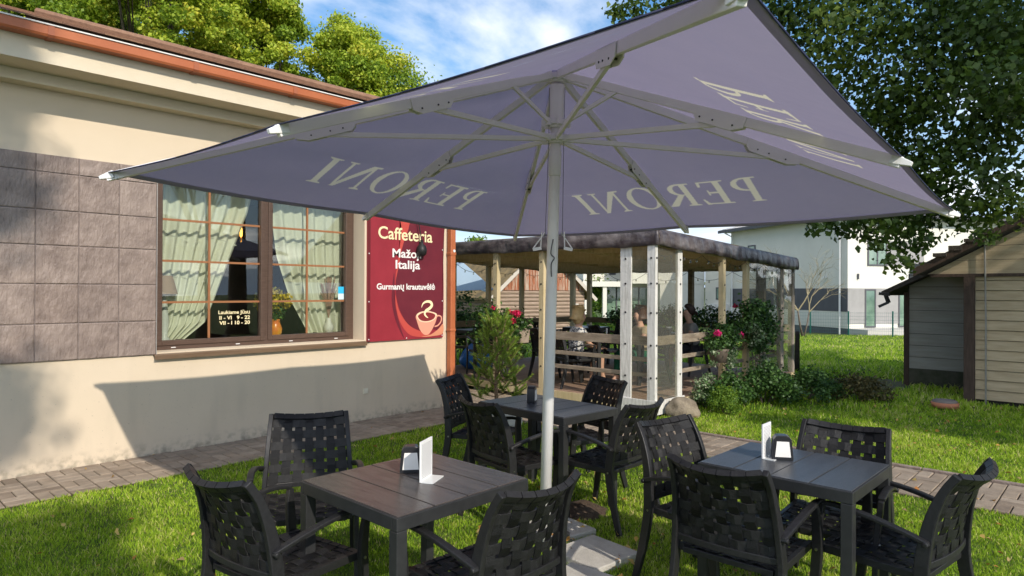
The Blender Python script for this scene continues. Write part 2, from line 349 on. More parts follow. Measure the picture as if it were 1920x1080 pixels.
# ================================================================== CAFE BUILDING
cafe = thing('cafe_building', 'cream rendered cafe with slate tiled panel, brown window and orange gutter', 'building')
M_wall = mat('cream_render', (0.60, 0.50, 0.37), 0.9, (0.64, 0.535, 0.40), 1.6, 0.10, 220, contrast=(0.3, 0.7))
M_trim = mat('cornice_paint', (0.62, 0.54, 0.40), 0.85, (0.65, 0.57, 0.43), 4, 0.06, 90)
t_ = M_wall.node_tree; p_ = [q for q in t_.nodes if q.type == 'BSDF_PRINCIPLED'][0]; src = p_.inputs['Base Color'].links[0].from_socket
tcn = t_.nodes.new('ShaderNodeTexCoord'); sp_ = t_.nodes.new('ShaderNodeSeparateXYZ'); t_.links.new(tcn.outputs['Object'], sp_.inputs[0])
def wall_mask(scale, stretch, lo, hi, z0, z1, col, fac):
    global src
    mp = t_.nodes.new('ShaderNodeMapping'); mp.inputs['Scale'].default_value = stretch; t_.links.new(tcn.outputs['Object'], mp.inputs[0]); nn = t_.nodes.new('ShaderNodeTexNoise'); nn.inputs['Scale'].default_value = scale; nn.inputs['Detail'].default_value = 7; t_.links.new(mp.outputs[0], nn.inputs['Vector'])
    r1 = t_.nodes.new('ShaderNodeMapRange'); r1.inputs['From Min'].default_value = lo; r1.inputs['From Max'].default_value = hi; r1.inputs['To Max'].default_value = fac; t_.links.new(nn.outputs['Fac'], r1.inputs['Value'])
    r2 = t_.nodes.new('ShaderNodeMapRange'); r2.inputs['From Min'].default_value = z1; r2.inputs['From Max'].default_value = z0; t_.links.new(sp_.outputs['Z'], r2.inputs['Value'])
    mu = t_.nodes.new('ShaderNodeMath'); mu.operation = 'MULTIPLY'; t_.links.new(r1.outputs[0], mu.inputs[0]); t_.links.new(r2.outputs[0], mu.inputs[1])
    mx_ = t_.nodes.new('ShaderNodeMixRGB'); t_.links.new(mu.outputs[0], mx_.inputs['Fac']); t_.links.new(src, mx_.inputs['Color1']); mx_.inputs['Color2'].default_value = (*col, 1); src = mx_.outputs[0]
wall_mask(14, (1, 1, 1), .44, .66, .0, .16, (.22, .19, .14), .85)          # splash dirt along the foot
wall_mask(3.5, (1.6, 1, .35), .52, .72, .0, 1.6, (.42, .36, .27), .35)       # faint water marks
wall_mask(60, (1, 1, 1), .66, .70, .0, 3.0, (.25, .22, .18), .6)           # flecks
t_.links.new(src, p_.inputs['Base Color'])
b = MB(); WX0, WX1, WZ0, WZ1 = -0.28, 2.12, 1.0, 2.85
b.box(-9, WX0, 0, .35, -.1, 3.46); b.box(WX1, 3.63, 0, .35, -.1, 3.46); b.box(WX0, WX1, 0, .35, -.1, WZ0); b.box(WX0, WX1, 0, .35, WZ1, 3.46)
b.box(3.28, 3.63, .35, 8.2, -.1, 3.46); b.box(-9, 3.28, 7.85, 8.2, -.1, 3.46); b.box(-9, -8.65, .35, 7.85, -.1, 3.46)
b.build('wall', M_wall, cafe)
M_in = mat('interior_brown', (0.10, 0.055, 0.03), 0.8, (0.14, 0.08, 0.045), 3)
b = MB(); b.box(-3.0, -2.95, .36, 3.6, .3, 3.0); b.box(3.22, 3.27, .36, 3.6, .3, 3.0); b.box(-3.0, 3.27, 3.6, 3.65, .3, 3.0); b.box(-3.0, 3.27, .36, 3.65, 3.0, 3.05); b.box(-3.0, 3.27, .36, 3.65, .25, .3)
b.build('interior_wall', M_in, cafe)
b = MB(); b.box(-9, 4.10, -.4707, 8.5, 3.461, 3.70); b.build('cornice', M_trim, cafe)
b = MB(); b.box(-9, 3.777, -.147, .0, 3.385, 3.4605); b.box(-9, 3.795, -.165, .0, 3.36, 3.385); b.box(3.63, 3.777, .0, 8.2, 3.385, 3.4605); b.build('moulding', M_trim, cafe, bevel=0.004)
M_gut = mat('orange_gutter', (0.40, 0.115, 0.045), 0.45, (0.45, 0.14, 0.055), 3, 0.03, 30)
b = MB(); b.prism([(-.594, 3.735), (-.590, 3.665), (-.578, 3.647), (-.478, 3.647), (-.474, 3.735), (-.482, 3.735), (-.486, 3.657), (-.575, 3.657), (-.586, 3.735)], -9, 4.2, 'x')
b.prism([(4.215, 3.735), (4.21, 3.665), (4.198, 3.647), (4.112, 3.647), (4.105, 3.735), (4.115, 3.735), (4.12, 3.657), (4.195, 3.657), (4.205, 3.735)], -.59, 8.5, 'y')
b.build('gutter', M_gut, cafe)
for x in (-1.27, -.14, .86, 1.95, 3.05, 4.0):
    b = MB(); b.prism([(-.600, 3.738), (-.600, 3.66), (-.584, 3.641), (-.474, 3.641), (-.474, 3.6465), (-.581, 3.6465), (-.5945, 3.662), (-.5945, 3.738)], x - .022, x + .022, 'x')
    b.build('gutter_joint', mat('gutter_joint_paint', (0.36, 0.11, 0.05), 0.5), cafe)
M_white = mat('white_metal', (0.75, 0.74, 0.72), 0.45)
b = MB(); b.box(-9, 4.22, -.606, -.590, 3.7355, 3.7465); b.build('gutter_rim', M_white, cafe)
# hipped roof of brown shingles
M_shin = mat('shingle', (0.8, 0.8, 0.8), 0.9, (1, 1, 1), 30, 0.6, 160, attr=[(0.15, 0.075, 0.045), (0.24, 0.12, 0.07), (0.19, 0.10, 0.065), (0.30, 0.17, 0.10)])
SL = 0.35; sh = MB(); row = 0.14; E0 = Vector((4.24, -.63, 3.762))
for k in range(34):
    d0 = k * row; d1 = d0 + row * 1.15; z0 = E0.z + SL * d0 + .012; z1 = E0.z + SL * d1 + .002; y0 = E0.y + d0; y1 = E0.y + d1
    x = -9.0 + (k % 2) * .15; xe = E0.x - d0
    while x < xe:
        x2 = min(x + .298, xe); x2b = min(x2, E0.x - d1)
        if x2b > x: sh.add([(x, y0, z0), (x2, y0, z0), (x2b, y1, z1), (x, y1, z1), (x, y0, z0 - .012), (x2, y0, z0 - .012)], [(0, 1, 2, 3), (4, 5, 1, 0)])
        x += .30
for k in range(34):
    d0 = k * row; d1 = d0 + row * 1.1; xa = E0.x - d0; xb = E0.x - d1; za = E0.z + SL * d0 + .010; zb = E0.z + SL * d1
    sh.add([(xa, E0.y + d0, za), (xa, 8.5, za), (xb, 8.5, zb), (xb, E0.y + d1, zb)], [(0, 1, 2, 3)])
sh.box(-9, 4.2, -.585, 8.5, 3.702, 3.752)
sh.build('roof', M_shin, cafe, fix=False)
b = MB(); b.tube([(4.25, -.64, 3.785), (4.24 - 4.7, -.63 + 4.7, 3.79 + SL * 4.7)], .055, 8); b.build('ridge_cap', mat('ridge', (0.2, 0.11, 0.07), 0.9, (0.28, 0.16, 0.1), 12), cafe)
# slate-look cladding tiles
M_tile = mat('slate_tile', (0.62, 0.60, 0.60), 0.5, (1.0, 1.0, 1.0), 6, 0.7, 22, attr=[(0.24, 0.18, 0.15), (0.30, 0.235, 0.20), (0.26, 0.20, 0.17), (0.33, 0.26, 0.22)], detail=9, bstretch=(1.6, 1, .7), contrast=(.3, .62))
b = MB(); zr = [0.98, 1.31, 1.66, 2.0, 2.31, 2.64, 2.795]; xr = [-.28 - .3245 * i for i in range(14)]
def rough_tile(b, xa, xb, za, zb):
    n = 9; m_ = max(3, int(n * (zb - za) / .33)); vs = []; fs = []; r0 = random.random(); g = .003
    ph = [random.uniform(0, 6) for _ in range(8)]; us_ = [0, .012, .03, .14, .26, .38, .5, .62, .74, .86, .97, .988, 1]; n = 12; m_ = 12; g = .003
    for j in range(m_ + 1):
        for i in range(n + 1):
            u = us_[i]; v = us_[j]; edge = (i in (0, n) or j in (0, m_))
            hgt = .0030 * math.sin(5 * u + ph[0] + 3 * v) + .003 * math.sin(9 * v + ph[1] + 7 * u) + .002 * math.sin(17 * u + 6 * v + ph[2]) + random.uniform(-.0016, .0016)
            vs.append((xa + g + (xb - xa - 2 * g) * u, -.019 + (.0045 if edge else -abs(hgt) * .7), za + g + (zb - za - 2 * g) * v))
    for j in range(m_):
        for i in range(n): a = j * (n + 1) + i; fs.append((a, a + 1, a + n + 2, a + n + 1))
    b.add(vs, fs, r0)
for i in range(len(xr) - 1):
    for j in range(6): rough_tile(b, xr[i + 1], xr[i], zr[j], zr[j + 1])
b.build('tile_cladding', M_tile, cafe, True, fix=False)
b = MB(); b.box(xr[-1], -.281, -.012, -.001, .981, 2.794); b.build('tile_backing', mat('grout', (0.17, 0.14, 0.13), 0.9, (0.22, 0.18, 0.17), 20), cafe)
b = MB(); b.box(-.2805, -.2765, -.03, .02, .96, 2.80); b.build('tile_edge_strip', mat('steel_strip', (0.55, 0.53, 0.5), 0.4, metal=0.6), cafe)
# window
M_frm = mat('brown_pvc', (0.075, 0.045, 0.032), 0.42, (0.10, 0.062, 0.045), 12, 0.12, 60, stretch=(1, 1, 8))
M_mun = mat('muntin_gold', (0.30, 0.13, 0.055), 0.4)
wf = MB(); wf.box(-.28, -.185, .24, .33, 1.0, 2.85); wf.box(2.045, 2.12, .24, .33, 1.0, 2.85); wf.box(-.185, 2.045, .24, .33, 1.0, 1.05); wf.box(-.185, 2.045, .24, .33, 2.79, 2.85)
wf.box(.93, 1.0, .24, .33, 1.05, 2.79)
win = wf.build('window', M_frm, cafe, bevel=0.004)
def sash(x0, x1, z0, z1, fw=.052, yo=.225):
    s = MB(); s.box(x0, x0 + fw, yo, .30, z0, z1); s.box(x1 - fw, x1, yo, .30, z0, z1); s.box(x0 + fw, x1 - fw, yo, .30, z0, z0 + fw); s.box(x0 + fw, x1 - fw, yo, .30, z1 - fw, z1)
    s.build('sash', M_frm, win, bevel=0.006)
    link('pane', MB().box(x0 + fw - .005, x1 - fw + .005, .268, .274, z0 + fw - .005, z1 - fw + .005).mesh(), glass('window_glass', (0.93, 0.96, 0.94), 1.4), win)
sash(-.192, .95, 1.045, 2.795); sash(.985, 2.052, 1.045, 2.795)
b = MB()
for x, za, zb in ((.34, 1.1, 2.74), (1.49, 1.1, 2.74)): b.box(x - .011, x + .011, .262, .267, za, zb); b.box(x - .011, x + .011, .2755, .281, za, zb)
for z in (1.485, 1.91, 2.335):
    for xa, xb in ((-.14, .897), (1.038, 1.999)): b.box(xa, xb, .2605, .2655, z - .011, z + .011); b.box(xa, xb, .277, .2825, z - .011, z + .011)
b.build('muntin', M_mun, win)
b = MB()
for x in (-.05, .62, 1.25, 1.85): b.box(x, x + .045, .236, .2395, 1.018, 1.026)
b.build('drain_cap', M_white, win)
b = MB(); b.prism([(.24, 1.0), (-.045, .985), (-.05, .975), (-.05, .935), (-.043, .935), (-.043, .968), (.24, .985)], -.30, 2.135, 'x'); b.build('sill', mat('sill_brown', (0.13, 0.08, 0.045), 0.45, (0.17, 0.11, 0.065), 6, 0.1, 40, stretch=(.5, 1, 6)), win)
b = MB(); b.box(-.27, 2.11, .34, .60, 1.03, 1.07); b.build('inner_sill', mat('inner_sill_white', (0.6, 0.55, 0.45), 0.5), win)
M_cream = mat('cream_lettering', (0.85, 0.72, 0.42), 0.5)
def put_text(name, txt, x0, z0, y, size, width, m, parent, bold=0.0, shear=0.0, tilt=0.0):
    me = text_mesh(txt, size, width, bold, shear)
    for v in me.vertices:
        X, Z = v.co.x, v.co.y; dd = v.co.z; v.co = (x0 + X, y - dd, z0 + Z + X * tilt)
    return link(name, me, m, parent)
put_text('lettering', 'Laukiame Jūsų', .44, 1.352, .264, .055, .35, M_cream, win, .0008)
put_text('lettering', 'II - VI   9 - 22', .45, 1.292, .264, .055, .34, M_cream, win, .0012)
put_text('lettering', 'VII - I 10 - 20', .45, 1.236, .264, .055, .34, M_cream, win, .0012)
b = MB(); b.box(1.915, 1.995, .262, .264, 1.575, 1.66); b.build('blue_sticker', mat('sticker_blue', (0.03, 0.45, 0.75), 0.4), win)
b = MB(); b.box(1.915, 1.995, .262, .264, 1.50, 1.574); b.build('white_sticker', mat('sticker_white', (0.6, 0.75, 0.78), 0.4), win)
# downpipe
b = MB(); b.box(3.455, 3.545, -.105, -.02, 0.05, 3.461); b.box(3.449, 3.551, -.111, -.014, 2.10, 2.15); b.box(3.449, 3.551, -.111, -.014, 1.05, 1.09)
dp = b.build('downpipe', M_gut, cafe, bevel=0.012)
b = MB(); b.tube([(3.51, -.106, 2.165), (3.51, -.113, 2.165)], .02, 12); b.build('round_label', M_white, dp)
b = MB(); b.box(2.11, 2.175, -.014, 0, .335, .40); b.tube([(2.1425, -.014, .3675), (2.1425, -.017, .3675)], .02, 14); b.build('socket', mat('ivory_plastic', (0.72, 0.66, 0.52), 0.5), cafe, bevel=0.003)

# curtains hang inside on a rail
M_cur = mat('curtain_cloth', (0.74, 0.73, 0.56), 0.9, (0.80, 0.79, 0.64), 5, 0.05, 60, transl=0.25, stretch=(6, 6, .6))
M_curp = mat('curtain_pattern', (0.56, 0.55, 0.43), 0.9, (0.64, 0.63, 0.50), 8)
def curtain(name, label, left, right, y=.46, pleats=9, ztop=2.84, zbot=1.08):
    n = 90; m_ = 40; vs = []; fs = []
    for j in range(m_ + 1):
        v = j / m_; z = ztop + (zbot - ztop) * v; xa = left(z); xb = right(z)
        for i in range(n + 1):
            u = i / n; d = .032 * math.sin(u * pleats * 2 * PI + .5 * math.sin(3 * v)) * (0.5 + .5 * v) + .012 * math.sin(u * 31 + v * 4)
            vs.append((xa + (xb - xa) * u, y + d, z + .012 * math.sin(u * 9)))
    for j in range(m_):
        for i in range(n): a = j * (n + 1) + i; fs.append((a, a + 1, a + n + 2, a + n + 1))
    me = bpy.data.meshes.new(name); me.from_pydata(vs, [], fs); me.update()
    root = thing(name, label, 'curtain', (0, 0, 0)); link('cloth', me, M_cur, root, True)
    b = MB()
    for zc, amp in ((2.16, .035), (1.73, .03), (1.33, .03)):     # wavy woven stripes, following the pleats
        xa, xb = left(zc), right(zc); pr = None
        for i in range(121):
            u = i / 120; d = .032 * math.sin(u * pleats * 2 * PI + .5 * math.sin(3 * (ztop - zc) / (ztop - zbot))) * (0.5 + .5 * (ztop - zc) / (ztop - zbot)) + .012 * math.sin(u * 31 + (ztop - zc) / (ztop - zbot) * 4)
            z = zc + amp * math.sin(u * 13 + zc * 5); p = (xa + (xb - xa) * u, y + d - .005, z)
            if pr and math.sin(u * 47 + zc * 9) > -.45:
                q = (pr[0], pr[1], pr[2] - .013); r_ = (p[0], p[1], p[2] - .013); b.add([pr, p, r_, q], [(0, 1, 2, 3)])
            pr = p
    b.build('woven_stripe', M_curp, root)
    return root
def lerp_tab(tab):
    def f(z):
        for (z0, x0), (z1, x1) in zip(tab, tab[1:]):
            if z <= z0 and z >= z1: return x0 + (x1 - x0) * (z0 - z) / (z0 - z1)
        return tab[0][1] if z > tab[0][0] else tab[-1][1]
    return f
curtain('curtain', 'pale cream curtain behind the left sash, drawn back to the lower left above the lamp', lerp_tab([(2.84, -.25), (1.0, -.25)]), lerp_tab([(2.84, .93), (2.49, .85), (2.0, .67), (1.52, .49), (1.25, .38), (1.08, .16)]))
curtain('curtain', 'pale cream curtain behind the right sash beside the dried flowers', lerp_tab([(2.84, 1.09), (2.64, 1.12), (2.02, 1.21), (1.51, 1.38), (1.15, 1.58), (1.08, 1.62)]), lerp_tab([(2.84, 2.12), (1.0, 2.08)]), pleats=7)
# things on and above the inner window sill
lp = thing('table_lamp', 'table lamp with a taupe shade at the bottom left of the cafe window', 'lamp', (-.06, .40, 1.07))
MB().lathe([(.055, 0), (.06, .02), (.03, .06), (.045, .2), (.03, .38), (.012, .5)], 20).build('base', mat('lamp_ceramic', (0.5, 0.5, 0.45), 0.4), lp, True)
MB().lathe([(.125, .50), (.075, .69), (.072, .69), (.12, .505)], 24).build('lamp_shade', mat('shade_taupe', (0.30, 0.20, 0.12), 0.8), lp)
pd = thing('pendant_lamp', 'clear glass pendant with a glowing amber filament behind the left sash', 'lamp', (.80, .52, 2.27))
MB().tube([(0, 0, .62), (0, 0, .15)], .004, 6).build('cord', mat('black', (0.015, 0.015, 0.015), 0.5), pd)
MB().lathe([(.02, .15), (.04, .10), (.062, .02), (.055, -.05), (.02, -.11), (.005, -.12)], 18).build('glass_shade', glass('amber_glass', (0.85, 0.75, 0.6), 1.5), pd, True)
MB().lathe([(.008, .06), (.014, .02), (.014, -.03), (.006, -.05)], 10).build('filament', emis('filament_glow', (1.0, 0.42, 0.08), 6), pd, True)
jug = thing('flower_jug', 'orange red jug of yellow flowers on the window sill behind the middle post', 'vase', (1.18, .44, 1.07))
MB().lathe([(.05, 0), (.075, .04), (.08, .09), (.06, .14), (.05, .18), (.06, .20)], 20).build('jug', mat('orange_glaze', (0.65, 0.16, 0.03), 0.25, (0.75, 0.35, 0.03), 8), jug, True)
def small_foliage(name, parent, c, rad, n, size, m, zb=.3):
    P = rng.normal(size=(n, 3)); P /= np.linalg.norm(P, axis=1, keepdims=True); P *= (rng.uniform(.2, 1, n) ** .5)[:, None] * np.array(rad); d = P / np.array(rad); P = P + np.array(c)
    V, F = leaf_arrays(P, size, nrm_bias=d * .6 + np.array([0, 0, zb])); return np_mesh(name, V, F, 4, rng.uniform(0, 1, n), m, parent)
M_yel = mat('yellow_blossom', (0.6, 0.4, 0.02), 0.7, attr=[(0.55, 0.38, 0.02), (0.75, 0.55, 0.04), (0.16, 0.22, 0.03)], transl=0.3)
M_grn = mat('leaf_green', (0.05, 0.12, 0.02), 0.5, attr=[(0.025, 0.07, 0.012), (0.05, 0.13, 0.02), (0.10, 0.19, 0.03)], transl=0.3)
small_foliage('blossom', jug, (-.03, 0, .42), (.25, .12, .16), 700, .035, M_yel); small_foliage('leaves', jug, (0, 0, .27), (.14, .1, .10), 250, .04, M_grn)
dv = thing('dried_bouquet', 'bouquet of brown dried heather in the lower right pane of the cafe window', 'vase', (1.88, .42, 1.07))
MB().lathe([(.035, 0), (.06, .05), (.065, .09), (.03, .17), (.028, .2)], 16).build('vase', mat('white_vase', (0.6, 0.58, 0.5), 0.3), dv, True)
sb = MB()
for i in range(46):
    a = random.uniform(0, 6.28); r_ = random.uniform(0, .12); sb.tube([(0, 0, .18), (r_ * .4 * math.cos(a), r_ * .3 * math.sin(a), .40), (r_ * math.cos(a), r_ * .6 * math.sin(a), random.uniform(.5, .72))], [.002, .005, .007], 4)
sb.build('stalks', mat('dried_brown', (0.30, 0.16, 0.12), 0.9, (0.40, 0.28, 0.2), 30), dv)

# --- sign board on the wall
sign = thing('sign_board', 'dark red cafe sign with cream and white lettering and a steaming coffee cup', 'sign', (2.15, 0, .975))
SX, SZ = 2.15, .975
M_red = mat('sign_red', (0.25, 0.020, 0.032), 0.45, (0.30, 0.026, 0.04), 3, 0.03, 60)
MB().box(0, 1.23, -.03, -.002, 0, 1.66).build('board', M_red, sign)
MB().box(0, .035, -.034, -.0305, 0, 1.66).build('edge_band', mat('sign_maroon_dark', (0.13, 0.012, 0.018), 0.45), sign)
def flat(name, pts, m, y, sp=5, smooth=True):
    q = spline([(a - SX, 0, b_ - SZ) for a, b_ in pts], sp, True) if smooth else [Vector((a - SX, 0, b_ - SZ)) for a, b_ in pts]
    me = bpy.data.meshes.new(name); bm = bmesh.new(); vv = [bm.verts.new((p.x, -y, p.z)) for p in q]; f = bm.faces.new(vv); bmesh.ops.triangulate(bm, faces=[f]); bm.to_mesh(me); bm.free()
    return link(name, me, m, sign)
M_dk = mat('sign_maroon', (0.125, 0.014, 0.026), 0.45, (0.15, 0.018, 0.03), 4); M_lt = mat('sign_coral', (0.50, 0.07, 0.055), 0.45)
flat('dark_swirl', [(2.75, 2.60), (3.35, 2.60), (3.375, 2.2), (3.375, 1.16), (3.21, 1.09), (2.98, 1.09), (2.78, 1.17), (2.65, 1.35), (2.585, 1.56), (2.58, 1.79), (2.63, 2.0), (2.70, 2.26), (2.76, 2.45)], M_dk, .0315, 4)
flat('light_swirl', [(2.64, 2.62), (2.80, 2.62), (2.78, 2.44), (2.71, 2.27), (2.655, 2.1), (2.615, 1.91), (2.575, 1.75), (2.565, 1.65), (2.572, 1.79), (2.605, 1.99), (2.645, 2.25), (2.66, 2.42)], M_lt, .0330)
flat('dark_curve', [(2.55, 1.85), (2.52, 1.65), (2.52, 1.44), (2.59, 1.2), (2.72, .98), (2.66, 1.13), (2.6, 1.3), (2.56, 1.48), (2.555, 1.65)], M_dk, .0325)
flat('light_curve', [(2.57, 1.56), (2.63, 1.36), (2.76, 1.19), (2.91, 1.10), (3.1, 1.04), (3.2, 1.0), (2.95, 1.0), (2.78, 1.05), (2.65, 1.2), (2.585, 1.38)], M_lt, .0335)
flat('light_sweep', [(3.0, 1.0), (3.2, 1.0), (3.37, 1.03), (3.375, 1.16), (3.29, 1.09), (3.15, 1.02)], mat('sign_peach', (0.62, 0.25, 0.14), 0.45), .0340)
M_cup = mat('cup_pink', (0.72, 0.32, 0.22), 0.45)
flat('cup', [(2.91, 1.29), (2.925, 1.20), (2.97, 1.10), (3.03, 1.035), (3.085, 1.02), (3.14, 1.04), (3.21, 1.13), (3.255, 1.22), (3.26, 1.30), (3.085, 1.33)], M_cup, .0350)
hb = MB(); hp = spline([(3.245, 0, 1.26), (3.30, 0, 1.275), (3.345, 0, 1.25), (3.335, 0, 1.19), (3.28, 0, 1.14), (3.225, 0, 1.13)], 5)
hb.M = Matrix.Translation((-SX, -.0355, -SZ)); hb.tube(hp, .011, 6); ho = hb.build('cup_handle', M_cup, sign); 
for v in ho.data.vertices: v.co.y = -.0355 + (v.co.y + .0355) * .12
flat('cup_rim', [(2.91, 1.285), (2.96, 1.325), (3.05, 1.34), (3.16, 1.333), (3.26, 1.3), (3.24, 1.24), (3.16, 1.2), (3.05, 1.19), (2.96, 1.215)], mat('cup_rim_cream', (0.85, 0.6, 0.4), 0.45), .0365)
flat('coffee', [(2.935, 1.275), (3.0, 1.315), (3.09, 1.325), (3.19, 1.31), (3.235, 1.28), (3.2, 1.23), (3.09, 1.205), (2.99, 1.22)], mat('coffee_red', (0.22, 0.025, 0.03), 0.4), .0375)
hb = MB(); hb.M = Matrix.Translation((-SX, -.0392, -SZ)); sp2 = spline([(2.995, 0, 1.39), (3.02, 0, 1.44), (3.08, 0, 1.468), (3.15, 0, 1.46), (3.172, 0, 1.415), (3.13, 0, 1.375), (3.07, 0, 1.345), (3.05, 0, 1.305), (3.075, 0, 1.27), (3.11, 0, 1.25)], 5); n_ = len(sp2)
hb.tube(sp2, [.002 + .022 * math.sin(PI * min(1, (k_ + .5) / n_)) ** .8 for k_ in range(n_)], 6); ho = hb.build('steam', mat('steam_cream', (0.88, 0.74, 0.45), 0.45), sign)
for v in ho.data.vertices: v.co.y = -.0392 + (v.co.y + .0392) * .05
M_sw = mat('sign_white', (0.80, 0.76, 0.72), 0.5)
put_text('lettering', 'Caffeteria', 2.30 - SX, 2.275 - SZ, -.0345, .22, .88, M_cream, sign, .003, tilt=-.01)
put_text('lettering', 'Mažoji', 2.52 - SX, 2.045 - SZ, -.0345, .155, .47, M_sw, sign, .003)
put_text('lettering', 'Italija', 2.57 - SX, 1.90 - SZ, -.0345, .155, .40, M_sw, sign, .003)
put_text('lettering', 'Gurmanų krautuvėlė', 2.28 - SX, 1.63 - SZ, -.0345, .105, .95, M_sw, sign, .003)
b = MB()
for x, z in ((.015, .03), (1.21, .03), (.015, .5), (1.21, .5), (.015, 1.1), (.6, .02), (1.21, 1.2)): b.tube([(x, -.034, z), (x, -.037, z)], .008, 8)
b.build('screw', M_white, sign)
# black lamp hanging in front of the sign
hl = thing('hanging_lamp', 'black round lamp on a cable hanging in front of the red sign', 'lamp', (2.955, -.085, 2.145))
MB().tube([(-.10, 0, 1.215), (-.08, 0, .8), (-.06, 0, .4), (0, 0, .12)], .007, 6).build('cable', mat('black', (0, 0, 0)), hl)
MB().lathe([(.018, .14), (.022, .09), (.055, .06), (.07, .01), (.062, -.05), (.03, -.075), (.005, -.078)], 18).build('lamp_head', mat('black', (0, 0, 0)), hl, True)

# ================================================================== PARASOL
PB = C(.212, 4.199, 0.0)
par = thing('parasol', 'huge square violet grey parasol with mirrored cream lettering over the garden tables', 'parasol', PB)
def CL(X, Y, Z): v = RT * X + FW * Y; return Vector((v.x, v.y, Z))      # direction in world
up = CL(.025, .023, 1).normalized(); e1 = CL(math.sin(-.087), math.cos(-.087), 0); e1 = (e1 - up * e1.dot(up)).normalized(); e2 = e1.cross(up).normalized()
HD = 2.744; ZC = 2.254; AP = .80
cc = up * ZC; APX = up * (ZC + AP)
corner = {'F': cc + e1 * HD, 'R': cc + e2 * HD, 'N': cc - e1 * HD * 1.018, 'L': cc - e2 * HD}
M_can = mat('canopy_cloth', (0.43, 0.415, 0.52), 0.95, (0.50, 0.47, 0.56), 2.6, 0.45, 7, spec=0.05, transl=0.36, tcol=(0.20, 0.165, 0.27), contrast=(.3, .7))
M_pw = mat('parasol_white', (0.80, 0.78, 0.76), 0.4, (0.84, 0.82, 0.80), 6)
order = ['L', 'F', 'R', 'N']; edge = []
for i, k in enumerate(order):
    a = corner[k]; b_ = corner[order[(i + 1) % 4]]; edge.append(a); edge.append((a + b_) / 2 + (up * -.012))
def cpt(i, t, f):                                                      # point of the cloth: sector i, t across it, f from apex to rim
    A = edge[i]; B = edge[(i + 1) % 8]; P = APX.lerp(A.lerp(B, t), f); sag = math.sin(PI * t) * .022 * f + .006 * math.sin(9 * f + i) * math.sin(PI * t); wr = .0105 * math.sin(26 * f + 5 * t + i) * math.sin(PI * t) * (1 - f)
    return P - up * (sag + wr)
LH = .33; FUP = .165
def letter(ch):
    P = []
    def rect(x0, x1, y0, y1): P.append([(x0, y0), (x1, y0), (x1, y1), (x0, y1)])
    def serif(xc, y, w_=.17, s=1): q = [(xc - w_, y), (xc + w_, y), (xc + w_ * .9, y + .035 * s), (xc + .08, y + .06 * s), (xc - .08, y + .06 * s), (xc - w_ * .9, y + .035 * s)]; P.append(q if s > 0 else q[::-1])
    def ring(cx, cy, rx, ry, tx, ty, a0, a1, n=18):
        for i in range(n):
            a = a0 + (a1 - a0) * i / n; b2 = a0 + (a1 - a0) * (i + 1) / n
            P.append([(cx + rx * math.cos(a), cy + ry * math.sin(a)), (cx + rx * math.cos(b2), cy + ry * math.sin(b2)), (cx + (rx - tx) * math.cos(b2), cy + (ry - ty) * math.sin(b2)), (cx + (rx - tx) * math.cos(a), cy + (ry - ty) * math.sin(a))])
    if ch == 'I': rect(.12, .27, 0, 1); serif(.195, 0); serif(.195, 1, s=-1); w_ = .40
    if ch == 'N': rect(.12, .19, 0, 1); rect(.72, .79, 0, 1); P.append([(.70, 0), (.82, 0), (.26, 1), (.08, 1)]); serif(.155, 0, .13); serif(.10, 1, .10, -1); serif(.755, 1, .13, -1); w_ = .94
    if ch == 'O': ring(.46, .5, .43, .52, .15, .05, 0, 2 * PI, 36); w_ = .93
    if ch in 'RP': rect(.12, .27, 0, 1); serif(.195, 0); rect(.02, .30, .95, 1); ring(.30, .735, .32, .265, .14, .055, -PI / 2, PI / 2, 16); rect(.26, .31, .945, 1); rect(.26, .31, .47, .525); w_ = .68
    if ch == 'R': P.append([(.64, 0), (.86, 0), (.45, .50), (.29, .50)]); w_ = .84
    if ch == 'E': rect(.12, .27, 0, 1); rect(.02, .68, 0, .055); rect(.02, .64, .945, 1); rect(.26, .50, .475, .53); P.append([(.60, .0), (.70, .0), (.74, .24), (.70, .24)]); P.append([(.60, .78), (.66, .78), (.64, 1), (.56, 1)]); P.append([(.47, .40), (.51, .40), (.51, .61), (.47, .61)]); w_ = .76
    return P, w_
polys = []; pos = 0
for c_ in 'PERONI':
    P, w_ = letter(c_); polys += [[((a + pos) * LH, q * LH) for a, q in p_] for p_ in P]; pos += w_ * 1.08
TW = pos * LH
def ink_at(x, y):
    m_ = np.zeros(x.shape, bool)
    for p_ in polys:
        px_ = [a for a, _ in p_]; py_ = [b2 for _, b2 in p_]; sel = (x >= min(px_)) & (x <= max(px_)) & (y >= min(py_)) & (y <= max(py_))
        if not sel.any(): continue
        xs_, ys_ = x[sel], y[sel]; pos_ = np.ones(xs_.shape, bool); neg_ = pos_.copy()
        for (ax, ay), (bx, by) in zip(p_, p_[1:] + p_[:1]):
            cr_ = (bx - ax) * (ys_ - ay) - (by - ay) * (xs_ - ax); pos_ &= cr_ >= 0; neg_ &= cr_ <= 0
        t_ = m_[sel]; t_ |= pos_ | neg_; m_[sel] = t_
    return m_
vs = []; fs = []; ink = []
